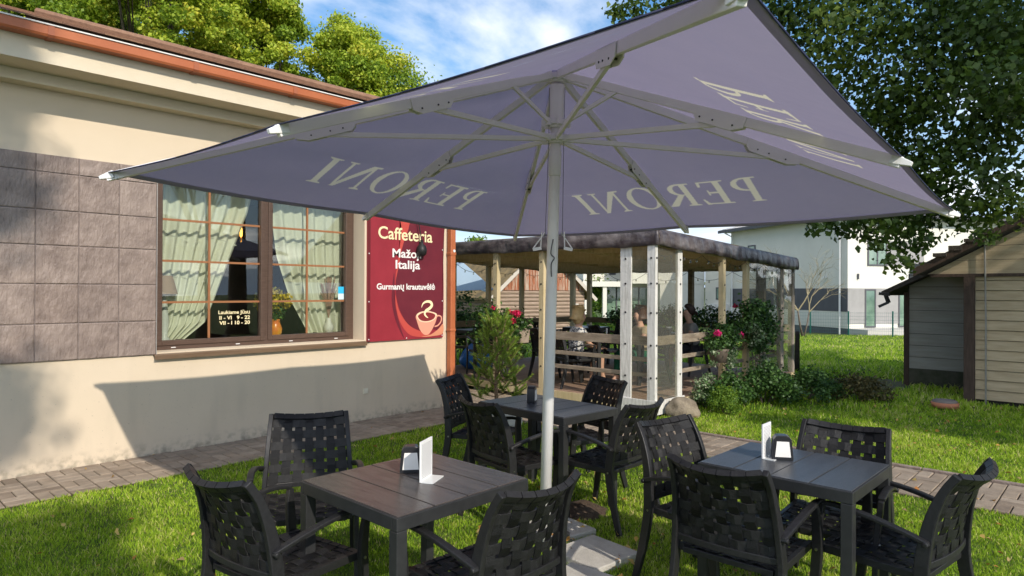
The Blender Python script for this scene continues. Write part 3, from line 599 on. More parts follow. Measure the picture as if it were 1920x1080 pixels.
def band(f_list, seg_):
    global vs, fs, ink
    for i in range(8):
        b0 = len(vs); n_ = seg_ + 1
        k = i // 2; A_, B_2 = corner[order[k]], corner[order[(k + 1) % 4]]; mid_ = (A_ + B_2) / 2; yv = (APX - mid_); Lp = yv.length; yv = yv.normalized(); nn = (B_2 - A_).cross(APX - A_).normalized()
        if nn.dot(up) < 0: nn = -nn
        xv = yv.cross(nn).normalized(); base = mid_ + yv * Lp * FUP; pts_ = []
        for f in f_list:
            for q in range(n_): pts_.append(cpt(i, q / seg_, f))
        vs += pts_
        if seg_ > 50:
            ar = np.array([tuple(p_) for p_ in pts_]) - np.array(tuple(base)); X_ = ar @ np.array(tuple(xv)) + TW / 2; Y_ = ar @ np.array(tuple(yv)); ink += list(ink_at(X_, Y_).astype(float))
        else: ink += [0.0] * len(pts_)
        for j in range(len(f_list) - 1):
            for q in range(seg_): a = b0 + j * n_ + q; fs.append((a, a + 1, a + 1 + n_, a + n_))
order2 = order; Lpan = (APX - (corner['L'] + corner['F']) / 2).length; fa = 1 - FUP - (LH / Lpan) - .012; fb = 1 - FUP + .012
band([fa * i / 11 for i in range(12)], 10); band([fa + (fb - fa) * i / 72 for i in range(73)], 270); band([fb + (1 - fb) * i / 4 for i in range(5)], 10)
me = bpy.data.meshes.new('canopy'); me.from_pydata(vs, [], fs); at_ = me.attributes.new('rnd', 'FLOAT', 'POINT'); at_.data.foreach_set('value', ink); me.update()
t_ = M_can.node_tree; pr = [n_ for n_ in t_.nodes if n_.type == 'BSDF_PRINCIPLED'][0]; trn = [n_ for n_ in t_.nodes if n_.type == 'BSDF_TRANSLUCENT'][0]
an = t_.nodes.new('ShaderNodeAttribute'); an.attribute_name = 'rnd'; m1 = t_.nodes.new('ShaderNodeMixRGB'); src = pr.inputs['Base Color'].links[0].from_socket; t_.links.new(src, m1.inputs['Color1']); m1.inputs['Color2'].default_value = (.74, .71, .62, 1); t_.links.new(an.outputs['Fac'], m1.inputs['Fac']); t_.links.new(m1.outputs[0], pr.inputs['Base Color'])
m2 = t_.nodes.new('ShaderNodeMixRGB'); m2.inputs['Color1'].default_value = (.33, .29, .42, 1); m2.inputs['Color2'].default_value = (.80, .74, .58, 1); t_.links.new(an.outputs['Fac'], m2.inputs['Fac']); t_.links.new(m2.outputs[0], trn.inputs[0])
canopy = link('canopy', me, M_can, par, True)
b = MB(); seg = 10
for i in range(8):                                                     # hem and piping along the rim
    A = edge[i]; B = edge[(i + 1) % 8]
    for s_ in range(seg):
        t0, t1 = s_ / seg, (s_ + 1) / seg; g0 = A.lerp(B, t0) - up * math.sin(PI * t0) * .022; g1 = A.lerp(B, t1) - up * math.sin(PI * t1) * .022
        b.tube([g0, g1], .0038, 5, r=.5)
b.build('piping', mat('navy_piping', (0.02, 0.025, 0.07), 0.7), canopy, True)
b = MB()
for i in range(8):                                                     # double-cloth strip inside the rim
    A = edge[i]; B = edge[(i + 1) % 8]; Ai = A.lerp(APX, .022); Bi = B.lerp(APX, .022)
    for s_ in range(seg):
        t0, t1 = s_ / seg, (s_ + 1) / seg; d_ = lambda t: up * (math.sin(PI * t) * .022 + .004)
        b.add([A.lerp(B, t0) - d_(t0), A.lerp(B, t1) - d_(t1), Ai.lerp(Bi, t1) - d_(t1), Ai.lerp(Bi, t0) - d_(t0)], [(0, 1, 2, 3)], r=0.0)
b.build('hem', M_can, canopy, fix=False)
# pole, hub, runners
b = MB(); b.tube([(0, 0, -.02), up * 2.35, up * 2.72], [.036, .036, .036], 24); b.build('pole', M_pw, par, True)
b = MB(); b.tube([up * 2.36, up * 2.52], .041, 24); b.build('collar', M_pw, par, True, bevel=.003); b = MB(); b.tube([up * 2.72, up * 2.95], .049, 24); b.build('sleeve', M_pw, par, True, bevel=.003)
for z, hn in ((2.995, 'hub'), (2.70, 'runner'), (2.60, 'runner')):
    b = MB(); b.tube([up * (z - .014), up * (z + .014)], .068, 20); b.tube([up * (z + .014), up * (z + .03)], .052, 20); b.tube([up * (z - .03), up * (z - .014)], .052, 20)
    for k in range(8): d = (edge[k] - cc); d.normalize(); b.bar(d * .05 + up * z, d * .095 + up * z, .012, .045)
    b.build(hn, M_pw, par, bevel=.002)
for i, E in enumerate(edge):
    d = (E - cc).normalized(); Ln = (E - APX); st = APX - up * .05 + d * .07; en = E - up * .028
    r_ = MB(); r_.bar(st, en, .026, .052, up=up); rib = r_.build('rib', M_pw, par, bevel=.003)
    f = .52 if i % 2 == 0 else .55
    P = st.lerp(en, f); sd_ = (en - st).normalized(); side = sd_.cross(up).normalized(); q = side.cross(sd_).normalized()
    if q.dot(up) < 0: q = -q
    br = MB()
    for s_ in (-1, 1):
        prof = []; Lb = .15 if i % 2 else .19
        for a_ in range(9): t = PI + a_ * PI / 8; prof.append((-Lb * .55 + .045 * math.cos(t) - 0, -.02 + .045 * math.sin(t)))
        pts2 = [(-Lb, .03), (-Lb, -.035), (-Lb + .03, -.062), (Lb * .6, -.062), (Lb, -.035), (Lb, .03)]
        vs = [P + sd_ * a_ + q * c_ + side * s_ * (.015) for a_, c_ in pts2] + [P + sd_ * a_ + q * c_ + side * s_ * (.020) for a_, c_ in pts2]; n = len(pts2)
        br.add(vs, [tuple(range(n)), tuple(reversed(range(n, 2 * n)))] + [(k, (k + 1) % n, (k + 1) % n + n, k + n) for k in range(n)])
    br.build('bracket', M_pw, rib)
    bo = MB()
    for a_ in (-.11, -.03, .09):
        c1_ = P + sd_ * a_ - q * .035; bo.tube([c1_ - side * .024, c1_ + side * .024], .005, 6)
    bo.build('bolt', mat('dark_steel', (0.06, 0.06, 0.06), 0.4, metal=.8), rib)
    sm = MB(); sm.bar(up * 2.60 + d * .085, P - q * .045, .020, .030, up=up); sm.build('strut', M_pw, par, bevel=.002)
    cap = MB(); cap.bar(E - sd_ * .045 - up * .022, E + sd_ * .045 - up * .022, .045, .05, up=up, w2=.02, z2=.02); cap.build('end_cap', M_white, rib, bevel=.003)
for i in (7, 5):                                                       # short upper stays
    E = edge[i]; d = (E - cc).normalized(); st = APX - up * .05 + d * .07; en = E - up * .028; b = MB(); b.bar(up * 2.70 + d * .085, st.lerp(en, .20) - up * .02, .016, .024, up=up); b.build('stay', M_pw, par)
b = MB(); cord = [up * 2.93 + CL(-.05, -.02, 0), up * 2.6 + CL(-.045, -.03, 0), up * 2.0 + CL(-.05, -.02, 0), up * 1.93 + CL(-.055, -.03, 0)]
b.tube(cord, .002, 5); b.tube([up * 2.93 + CL(.05, -.03, 0), up * 2.62 + CL(.05, -.035, 0), up * 1.98 + CL(.06, -.02, 0)], .002, 5)
b.tube(spline([up * 1.95 + CL(-.0, -.041, 0), up * 1.86 + CL(-.012, -.044, 0), up * 1.83 + CL(.01, -.046, 0), up * 1.79 + CL(-.008, -.044, 0), up * 1.71 + CL(-.004, -.042, 0)], 5), .004, 5)
b.build('cord', mat('grey_cord', (0.1, 0.1, 0.1), 0.7), par)
for s_ in (-1, 1):                                                     # two loop handles on the pulley cords
    b = MB(); o_ = up * 1.93 + CL(.072 * s_, -.01, 0); t_ = CL(1, 0, 0) * s_
    b.tube([o_ + up * .07, o_ - up * .035 + t_ * .005, o_ - up * .04 + t_ * .055, o_ + up * .065 - t_ * .02], .0045, 6); b.bar(o_ - up * .035, o_ - up * .045 + t_ * .055, .018, .02)
    b.build('pull_handle', M_pw, par)

# ================================================================== TABLES AND CHAIRS
M_dark = mat('anthracite_frame', (0.022, 0.023, 0.024), 0.42, (0.030, 0.031, 0.032), 20, 0.05, 200)
M_top = mat('table_plank', (0.055, 0.048, 0.045), 0.27, (0.085, 0.072, 0.066), 5, 0.12, 150, stretch=(6, 1, 1), bstretch=(14, 1, 1), spec=0.5)
M_top2 = mat('slate_plank', (0.048, 0.052, 0.06), 0.30, (0.065, 0.07, 0.08), 5, 0.12, 150, stretch=(6, 1, 1), bstretch=(14, 1, 1), spec=0.5)
def make_table(label, m, loc, rz, w_=.75, d=.75):
    t = thing('garden_table', label, 'table', loc, rz, 'dark square tables of the cafe garden'); h = .74; a = w_ / 2; c = d / 2
    b = MB(); b.box(-a, a, -c, -c + .03, h - .055, h - .001); b.box(-a, a, c - .03, c, h - .055, h - .001); b.box(-a, -a + .03, -c + .03, c - .03, h - .055, h - .001); b.box(a - .03, a, -c + .03, c - .03, h - .055, h - .001)
    b.build('table_frame', M_dark, t, bevel=.003)
    b = MB(); n = 4; pw = (w_ - .018) / n
    for i in range(n): b.box(-a + .009 + i * pw + (.0038 if i else 0), -a + .009 + (i + 1) * pw - (.0038 if i < n - 1 else 0), -c + .009, c - .009, h - .012, h + .004)
    b.build('tabletop', m, t, bevel=.0012)
    for sx in (-1, 1):
        for sy in (-1, 1):
            b = MB(); x0 = sx * a; x1 = sx * (a - .052); y0 = sy * c; y1 = sy * (c - .052); b.box(min(x0, x1) + .0005, max(x0, x1) - .0005, min(y0, y1) + .0005, max(y0, y1) - .0005, 0, h - .056); b.build('leg', M_dark, t, bevel=.003)
    return t
T1 = make_table('brown topped square table left of the parasol pole, with white card and napkin holder', M_top, (-.66, -4.51, 0), 0, .76, .73)
T2 = make_table('slate coloured square table behind the parasol pole near the young pine', M_top2, (1.31, -3.64, 0), R(86), .92, .60)
T3 = make_table('dark square table on the right, carrying a black napkin holder and white card', M_top2, (.865, -5.675, 0), R(90), .74, .64)

M_strap = mat('woven_strap', (0.6, 0.6, 0.6), 0.42, (1, 1, 1), 40, 0.4, 260, stretch=(1, 1, 1), spec=.35, attr=[(0.005, 0.005, 0.006), (0.028, 0.028, 0.029)])
M_ch = mat('chair_resin', (0.013, 0.013, 0.014), 0.42, (0.020, 0.020, 0.021), 60, 0.12, 200, spec=.35)
# rear upright path in the y-z plane, front of chair is +y
UP = [(-.315, 0), (-.275, .14), (-.238, .30), (-.222, .43), (-.232, .56), (-.255, .68), (-.295, .79), (-.345, .868)]
def uy(z):
    for (y0, z0), (y1, z1) in zip(UP, UP[1:]):
        if z0 <= z <= z1: return y0 + (y1 - y0) * (z - z0) / (z1 - z0)
    return UP[-1][0]
def ux(z): return .235 - .030 * max(0, (z - .45) / .42) + .01 * max(0, (.43 - z) / .43)
def back_pt(u, v, off=0.0):
    z = .475 + (.855 - .475) * v; zz_ = z - .022 * (1 - u * u) * v; y = uy(z) - .050 * (1 - u * u) * (.5 + .5 * v)
    p = Vector((u * ux(z), y, zz_)); nrm = Vector((u * .35, 1, .25 + .45 * v)).normalized(); return p + nrm * off
def seat_pt(u, v, off=0.0):
    y = -.215 + .445 * v; z = .425 - .018 * (1 - u * u) * math.sin(PI * min(max(v, .05), .95)) - (.012 * max(0, v - .85) / .15)
    return Vector((u * .232, y, z + off))
def ribbon(mb, pf, fixed, along_u, w_, n, phase, amp=.0050, th=.0016, lo=0.0, hi=1.0, wr=.5):
    """a strap running along v (along_u False) or u (True), dipping over and under n crossings"""
    m_ = n * 2; rows = []
    for i in range(m_ + 1):
        s = lo + (hi - lo) * i / m_; cr_ = math.sin((i / 2 + .25) * PI * 1.0) if False else (1 if ((i // 2) + phase) % 2 == 0 else -1)
        if i % 2 == 0 and 0 < i < m_: h = 0.0
        else: h = cr_ * amp
        for e in (-1, 1):
            a_ = fixed + e * w_ / 2
            rows.append(pf(*( (s * 2 - 1, a_) if along_u else (a_, s) ), h + th)); rows.append(pf(*( (s * 2 - 1, a_) if along_u else (a_, s) ), h - th))
    fs = []
    for i in range(m_):
        a = i * 4; c = a + 4; fs += [(a, c, c + 2, a + 2), (a + 1, a + 3, c + 3, c + 1), (a, a + 1, c + 1, c), (a + 2, c + 2, c + 3, a + 3)]
    fs += [(0, 2, 3, 1), (m_ * 4, m_ * 4 + 1, m_ * 4 + 3, m_ * 4 + 2)]
    mb.add(rows, fs, (.65 if along_u else .12) + random.uniform(-.1, .15))  # cross straps coloured lighter: their different sheen is put into the colour
def make_chair(label, loc, rz, group):
    t = thing('garden_chair', label, 'chair', loc, rz, group)
    NB, NR = 7, 6; b = MB()
    for i in range(NB): ribbon(b, back_pt, -1 + (i + .5) * 2 / NB, False, 2 / NB * .74, NR, i % 2)
    for j in range(NR): ribbon(b, lambda u, v, o: back_pt(u, v, o), (j + .5) / NR, True, 1 / NR * .71, NB, (j + 1) % 2)
    b.build('backrest', M_strap, t, fix=False)
    b = MB(); NS, NT = 7, 7
    for i in range(NS): ribbon(b, seat_pt, -1 + (i + .5) * 2 / NS, False, 2 / NS * .80, NT, i % 2)
    for j in range(NT): ribbon(b, seat_pt, (j + .5) / NT, True, 1 / NT * .78, NS, (j + 1) % 2)
    b.build('seat', M_strap, t, fix=False)
    b = MB()                                                         # rail along the top, wrapped by the straps
    pts = [back_pt(u, 1.0) + Vector((0, -.002, .002)) for u in [k / 8 - 1 for k in range(17)]]
    b.sweep(pts, .030, .020, Vector((0, -.72, .69)).normalized())
    for i in range(NB + 1):
        u0 = -1 + i * 2 / NB
        if i < NB:
            us = [u0 + .012 + (2 / NB - .024) * k / 3 for k in range(4)]; b.sweep([back_pt(u, 1.0) + Vector((0, -.002, .002)) for u in us], .037, .027, Vector((0, -.72, .69)).normalized())
    b.build('top_rail', M_ch, t)
    b = MB(); b.sweep([back_pt(u, -.02) + Vector((0, -.004, 0)) for u in [k / 6 - 1 for k in range(13)]], .030, .018, Vector((0, 0, 1))); b.build('lower_rail', M_ch, t, bevel=.003)
    b = MB(); b.box(-.235, -.210, -.215, .235, .395, .430); b.box(.210, .235, -.215, .235, .395, .430); b.box(-.21, .21, .212, .236, .393, .420); b.box(-.21, .21, -.228, -.206, .393, .420)
    for i in range(NS):
        u0 = -.21 + i * .06; b.box(u0 + .004, u0 + .056, .209, .2395, .390, .4235)
    b.build('seat_frame', M_ch, t, bevel=.003)
    for s in (-1, 1):
        b = MB(); pts = [(s * (ux(z) + .012), y, z) for y, z in [(p.x, p.y) for p in spline([(a_, c_, 0) for a_, c_ in UP], 3)]]; n = len(pts)
        dep = [.034 + .024 * math.sin(PI * min(1, (i / (n - 1)) * 1.15)) for i in range(n)]
        b.sweep(pts, .026, dep); b.build('back_leg', M_ch, t, bevel=.004)
        b = MB(); ap = spline([(s * .255, -.252, .572), (s * .268, -.14, .606), (s * .278, 0, .636), (s * .282, .13, .648), (s * .280, .222, .632)], 4); b.sweep(ap, .034, .020); 
        b.tube([(s * .225, -.243, .570), (s * .280, -.243, .570)], .013, 8); b.build('armrest', M_ch, t, bevel=.005)
        b = MB(); lp_ = spline([(s * .280, .222, .628), (s * .272, .214, .56), (s * .258, .215, .42), (s * .257, .232, .22), (s * .258, .262, 0)], 4); n = len(lp_); b.sweep(lp_, .026, [.026 + .022 * math.sin(PI * min(1, i / (n - 1) * .9)) for i in range(n)]); b.build('front_leg', M_ch, t, bevel=.004)
        MB().tube([(s * .235, .215, .412), (s * .276, .215, .412)], .007, 8).build('bolt', mat('steel_bolt', (.35, .35, .35), .3, metal=1), t); MB().tube([(s * .235, -.218, .412), (s * .262, -.218, .412)], .007, 8).build('bolt', mat('steel_bolt', (.35, .35, .35), .3, metal=1), t)
    return t
G1 = 'black woven armchairs round the garden tables'
# mid x, mid y of the top rail, facing direction in degrees, label
chairs = [(-1.46, -4.22, 8, 'foremost black woven chair at the left, its back to the shaded lawn'),
          (-.50, -3.28, 239, 'black woven chair between the brown table and the cafe wall, half lit by the sun'),
          (-.62, -5.25, 88, 'black woven chair turned away in the foreground, just left of the pole foot'),
          (1.22, -2.60, -67, 'black woven chair closest to the downpipe of the cafe, at the slate table'),
          (.55, -3.66, -10, 'black woven chair just left of the pole, its back to us, at the slate table'),
          (2.13, -3.66, 163, 'black woven chair on the pavilion side of the slate table'),
          (1.30, -4.53, 90, 'black woven chair just right of the pole, side on, at the slate table'),
          (.86, -4.92, -102, 'black woven chair between pole and right table, its chequered back facing us'),
          (.12, -5.61, 2, 'black woven chair in front of the right table, its dark back to us'),
          (1.45, -5.75, 184, 'black woven chair beyond the right table, the paved path behind it'),
          (.84, -6.45, 82, 'black woven chair at the far right, side on, arms under the right table')]
c0 = None
for x, y, deg, lab in chairs:
    a = R(deg); ox, oy = x + math.cos(a) * .345, y + math.sin(a) * .345
    if c0 is None: c0 = make_chair(lab, (ox, oy, 0), a - PI / 2, G1)
    else: copy_tree(c0, (ox, oy, 0), a - PI / 2, lab, G1)

# --- napkin holders and menu cards
M_nap = mat('napkin_paper', (0.80, 0.78, 0.74), 0.8, (0.74, 0.72, 0.68), 12); M_blk = mat('black_plastic', (0.02, 0.02, 0.022), 0.3)
def napkin(label, loc, rz):
    t = thing('napkin_holder', label, 'napkin holder', loc, rz, 'black napkin holders on the garden tables')
    b = MB(); w0, w1, h = .052, .040, .128
    prof = [(-w0, 0), (w0, 0), (w0, .02), (w1 + .004, h - .02), (w1 - .008, h - .004), (w1 - .02, h), (-w1 + .02, h), (-w1 + .008, h - .004), (-w1 - .004, h - .02), (-w0, .02)]
    b.prism(prof, -.030, .030, 'y'); b.build('holder', M_blk, t, bevel=.003)
    for s in (-1, 1):
        b = MB(); b.prism([(-w0 + .013, .018), (w0 - .013, .018), (w1 - .010, h - .03), (-w1 + .010, h - .03)], s * .031, s * .034, 'y'); b.build('napkins', M_nap, t)
    return t
napkin('black napkin holder behind the white card on the brown table', (-.60, -4.40, .744), R(-40))
napkin('black napkin holder right of the white card on the right table', (.90, -5.60, .744), R(-58))
napkin('black napkin holder peeping out behind the parasol pole on the slate table', (1.30, -3.50, .744), R(30))
M_card = mat('card_white', (0.78, 0.78, 0.77), 0.35); M_ink = mat('faint_ink', (0.22, 0.22, 0.24), 0.6)
def card(label, loc, rz, h=.19, w_=.11):
    t = thing('menu_card', label, 'menu card', loc, rz, 'white menu cards on the garden tables')
    MB().box(-w_ / 2, w_ / 2, -.004, .004, .001, h).build('card', M_card, t, bevel=.001)
    MB().box(-w_ / 2, w_ / 2, -.062, -.004, .0, .004).build('foot', mat('acrylic', (0.65, 0.67, 0.66), 0.15), t)
    b = MB(); r_ = random.Random(4)
    for k in range(22):
        z = h - .018 - k * .0072; x = -w_ / 2 + .012
        while x < w_ / 2 - .016:
            l_ = r_.uniform(.004, .014); b.box(x, min(x + l_, w_ / 2 - .01), -.0046, -.0041, z, z + .0022); x += l_ + .004
    b.build('print', M_ink, t); return t
card('white menu card on the brown table in front of the napkin holder', (-.630, -4.550, .744), R(27), .185, .13)
card('white menu card on the right table, left of the napkin holder', (.885, -5.525, .744), R(2), .18, .115)

# ================================================================== PAVILION (GAZEBO)
gaz = thing('garden_pavilion', 'wooden dining pavilion with dark tarpaulin roof, rails and clear plastic side panels', 'pavilion')
M_wd = mat('pale_timber', (0.50, 0.40, 0.22), 0.75, (0.60, 0.49, 0.30), 4, 0.25, 30, stretch=(6, 6, .6), bstretch=(6, 6, .7))
M_wp = mat('white_painted_post', (0.44, 0.43, 0.39), 0.65, (0.66, 0.65, 0.61), 7, 0.25, 30, stretch=(5, 5, .5), detail=9, contrast=(.3, .55))
M_wg = mat('weathered_timber', (0.20, 0.155, 0.11), 0.85, (0.33, 0.27, 0.20), 5, 0.4, 30, stretch=(1, 1, 5), bstretch=(1, 1, 5))
M_wv = mat('weathered_post', (0.22, 0.19, 0.15), 0.85, (0.34, 0.30, 0.25), 5, 0.4, 30, stretch=(6, 6, .6))
M_dw = mat('dark_beam', (0.14, 0.10, 0.055), 0.85, (0.22, 0.17, 0.09), 5, 0.3, 30, stretch=(1, 1, 5))
M_deck = mat('deck_board', (0.26, 0.16, 0.11), 0.75, (0.36, 0.25, 0.18), 5, 0.3, 30, stretch=(1, 8, 1), attr=[(.8, .8, .8), (1, 1, 1), (.9, .9, .9)])
GX0, GX1, GY0, GY1 = 4.87, 9.65, -2.45, 2.62; DZ = .17
def gtop(x): return 2.42 - .04 * (x - GX0)
b = MB(); y = GY0 + .02
while y < GY1: b.box(GX0 + .02, GX1, y, y + .112, DZ - .025, DZ); y += .118
b.build('deck', M_deck, gaz)
b = MB(); b.box(GX0 - .01, GX0 + .018, GY0 + .0, GY1, .055, DZ - .002); b.box(GX0 - .01, GX1 + .01, GY0 - .03, GY0 - .002, .055, DZ - .002); b.build('deck_edge', M_wd, gaz)
b = MB()
for x in (GX0 + .1, 6.4, 8.0, 9.5):
    for y_ in (GY0 + .1, -.8, .9, GY1 - .1): b.box(x - .06, x + .06, y_ - .06, y_ + .06, -.25, DZ - .03)
b.build('foundation_block', mat('concrete_slab', (0, 0, 0)), gaz)
b = MB(); b.box(GX0 - .036, GX0 - .012, -2.50, -1.92, .03, .21); b.box(GX0 - .036, 5.56, -2.51, -2.485, .03, .21); b.build('kick_board', M_wp, gaz, bevel=.003)
def post(x, y, m, wx=.07, wy=.07, dots=None, h=None):
    b = MB(); b.box(x - wx / 2, x + wx / 2, y - wy / 2, y + wy / 2, DZ, (h or gtop(x)) - .12); p = b.build('post', m, gaz, bevel=.003)
    if dots:
        d = MB()
        for z in (.50, .92, 1.34, 1.72, 2.05):
            if 'x' in dots: d.lathe([(.016, 0), (.016, .004), (.012, .009)], 10, (0, 0, 0)) if False else d.tube([(x - wx / 2 - .008, y, z), (x - wx / 2, y, z)], .014, 8)
            if 'y' in dots: d.tube([(x, y - wy / 2 - .008, z), (x, y - wy / 2, z)], .014, 8)
        d.build('press_stud', M_blk, p)
    return p
post(4.87, -2.02, M_wp, .03, .17, 'x'); post(4.87, -2.42, M_wp, .06, .12, 'xy'); post(5.50, -2.45, M_wp, .12, .04, 'y')
post(4.90, -.53, M_wd, .07, .09, 'x'); post(4.90, .43, M_wd, .08, .09, 'x'); post(4.90, 1.6, M_wd, .08, .08); post(4.90, 2.55, M_wd, .08, .08)
post(6.84, -2.43, M_wd, .08, .08, 'y'); post(7.68, -2.43, M_wd, .09, .08); post(9.10, -2.43, M_wv, .12, .08, 'y'); post(9.62, -2.43, M_wv, .09, .09)
for y_, m, w_ in ((-1.87, M_wv, .16), (-.44, M_dw, .10), (.38, M_dw, .08), (2.1, M_wd, .09), (2.58, M_wd, .11)): post(9.62, y_, m, .09, w_)
for x in (5.9, 6.85, 7.85, 8.75): post(x, 2.58, M_wd, .09, .08)
def rail(a, b_, m=M_wg, h=.12, t=.035):
    q = MB(); q.bar(a, b_, t, h); q.build('rail', m, gaz, bevel=.003)
for z, h in ((.97, .12), (.725, .055), (.525, .055)):
    rail((4.915, -.50, z), (4.915, -2.36, z), h=h); rail((5.56, -2.40, z), (9.58, -2.40, z), h=h); rail((9.575, -2.36, z), (9.575, 2.5, z), M_dw, h); rail((9.5, 2.535, z), (4.98, 2.535, z), M_dw, h)
rail((4.95, -2.41, .97), (5.45, -2.41, .97), h=.12)
M_pl = glass('clear_plastic', (0.95, 0.95, 0.91), .35, .05, .05, bump=.1)
def panel(x0, x1, y0, y1, z0=.20, z1=2.25): MB().box(x0, x1, y0, y1, z0, z1).build('clear_panel', M_pl, gaz)
panel(4.872, 4.876, -2.36, -2.10); panel(4.93, 5.44, -2.462, -2.458); panel(7.72, 9.06, -2.462, -2.458, .2, 2.12); panel(9.16, 9.58, -2.462, -2.458, .2, 2.08)
# roof: rafters, slats and tarpaulin with a rolled edge
b = MB()
for i in range(9):
    x = GX0 + .05 + i * (GX1 - GX0 - .1) / 8; b.box(x - .02, x + .02, GY0 - .02, GY1 + .02, gtop(x) - .21, gtop(x) - .13)
b.build('rafter', M_wd, gaz)
for y_ in (GY0 + .02, -1.0, .6, GY1 - .02):
    b = MB(); b.bar((GX0, y_, gtop(GX0) - .165), (GX1, y_, gtop(GX1) - .165), .045, .09); b.build('beam', M_wd, gaz)
b = MB(); y_ = GY0
while y_ < GY1:
    b.bar((GX0, y_, gtop(GX0) - .112), (GX1, y_, gtop(GX1) - .112), .05, .022); y_ += .155
b.build('ceiling_slat', mat('ceiling_timber', (0.16, 0.11, 0.05), 0.8, (0.24, 0.18, 0.09), 4), gaz)
M_tarp = mat('tarpaulin', (0.045, 0.035, 0.040), 0.42, (0.19, 0.165, 0.16), 3.0, 0.9, 11, spec=.5, detail=9, contrast=(.42, .72), stretch=(1, 1, 2.5))
M_sheet = mat('roof_sheet_film', (0.20, 0.16, 0.09), 0.6, (0.28, 0.23, 0.14), 3, transl=.35, tcol=(.55, .42, .18))
def tarp_side(p0, p1, outw, n=150):
    p0 = Vector(p0); p1 = Vector(p1); outw = Vector(outw); vs = []; fs = []
    prof = [(-.30, .012), (-.12, .012), (.0, .006), (.022, -.02), (.034, -.09), (.036, -.15), (.030, -.205), (.015, -.212), (.0, -.20)]; k = len(prof)
    for i in range(n + 1):
        t = i / n; P = p0.lerp(p1, t); wv = .008 * math.sin(t * 23) + .006 * math.sin(t * 61 + 1) + .004 * math.sin(t * 140); dr = .008 * math.sin(t * 17 + 2) + .005 * math.sin(t * 47) + .003 * math.sin(t * 103)
        for j, (o_, z) in enumerate(prof): s_ = min(1, j / 4); vs.append(P + outw * (o_ + wv * s_ * (1 if j < 7 else .3)) + Vector((0, 0, z + dr * (s_ if j > 4 else 0))))
    for i in range(n):
        for j in range(k - 1): a = i * k + j; fs.append((a, a + 1, a + 1 + k, a + k))
    return vs, fs
tb_ = MB(); z0 = gtop(GX0); z1 = gtop(GX1)
for a, b_, o_ in (((GX0 - .03, GY1 + .05, z0), (GX0 - .03, GY0 - .05, z0), (-1, 0, 0)), ((GX0 - .03, GY0 - .05, z0), (GX1 + .05, GY0 - .05, z1), (0, -1, 0)), ((GX1 + .05, GY0 - .05, z1), (GX1 + .05, GY1 + .05, z1), (1, 0, 0)), ((GX1 + .05, GY1 + .05, z1), (GX0 - .03, GY1 + .05, z0), (0, 1, 0))):
    tb_.add(*tarp_side(a, b_, o_))
def corner_roll(cx, cy, z, a0):
    prof = [(.0, .006), (.022, -.02), (.034, -.09), (.036, -.15), (.030, -.205), (.0, -.21)]; vs = []; fs = []; n = 8; k = len(prof)
    for i in range(n + 1):
        a = a0 + i / n * PI / 2
        for o_, zz_ in prof: vs.append((cx + math.cos(a) * o_, cy + math.sin(a) * o_, z + zz_))
    for i in range(n):
        for j in range(k - 1): q = i * k + j; fs.append((q, q + 1, q + 1 + k, q + k))
    tb_.add(vs, fs)
corner_roll(GX0 - .03, GY0 - .05, z0, PI); corner_roll(GX1 + .05, GY0 - .05, z1, 1.5 * PI); corner_roll(GX1 + .05, GY1 + .05, z1, 0); corner_roll(GX0 - .03, GY1 + .05, z0, PI / 2)
vs = []; fs = []; n = 24
for i in range(n + 1):
    for j in range(n + 1):
        x = GX0 - .03 + (GX1 - GX0 + .08) * i / n; y_ = GY0 - .05 + (GY1 - GY0 + .1) * j / n; m_ = math.sin(PI * i / n) * math.sin(PI * j / n)
        vs.append((x, y_, gtop(min(max(x, GX0), GX1)) + .010 + .03 * m_ + .012 * m_ * math.sin(i * 1.7 + j)))
for i in range(n):
    for j in range(n): a = i * (n + 1) + j; fs.append((a, a + n + 1, a + n + 2, a + 1))
tb_.build('roof', M_tarp, gaz, True); MB().add(vs, fs).build('roof_sheet', M_sheet, gaz, True, fix=False)
# light string under the eaves
ls = thing('string_lights', 'thin dark string of unlit bulbs looped under the pavilion eaves', 'string lights')
b = MB()
def swag(p0, p1, n, dip):
    p0 = Vector(p0); p1 = Vector(p1)
    for i in range(n):
        a = p0.lerp(p1, i / n); c_ = p0.lerp(p1, (i + 1) / n); pts = [a.lerp(c_, t / 8) - Vector((0, 0, dip * 4 * (t / 8) * (1 - t / 8))) for t in range(9)]
        b.tube(pts, .004, 4)
        for t in (2, 4, 6): q = pts[t]; bb_ = MB(); bb_.lathe([(.007, 0), (.012, -.012), (.016, -.035), (.009, -.052)], 7, q); bb_.build('bulb', glass('bulb_glass', (0.8, 0.8, 0.75), 1.5), ls)
swag((4.84, -2.4, 2.19), (9.6, -2.52, 2.02), 7, .09); swag((9.56, -2.3, 2.0), (9.56, 2.5, 2.0), 5, .16); swag((9.5, 2.5, 2.05), (5, 2.5, 2.15), 5, .14)
b.build('cable', M_blk, ls)

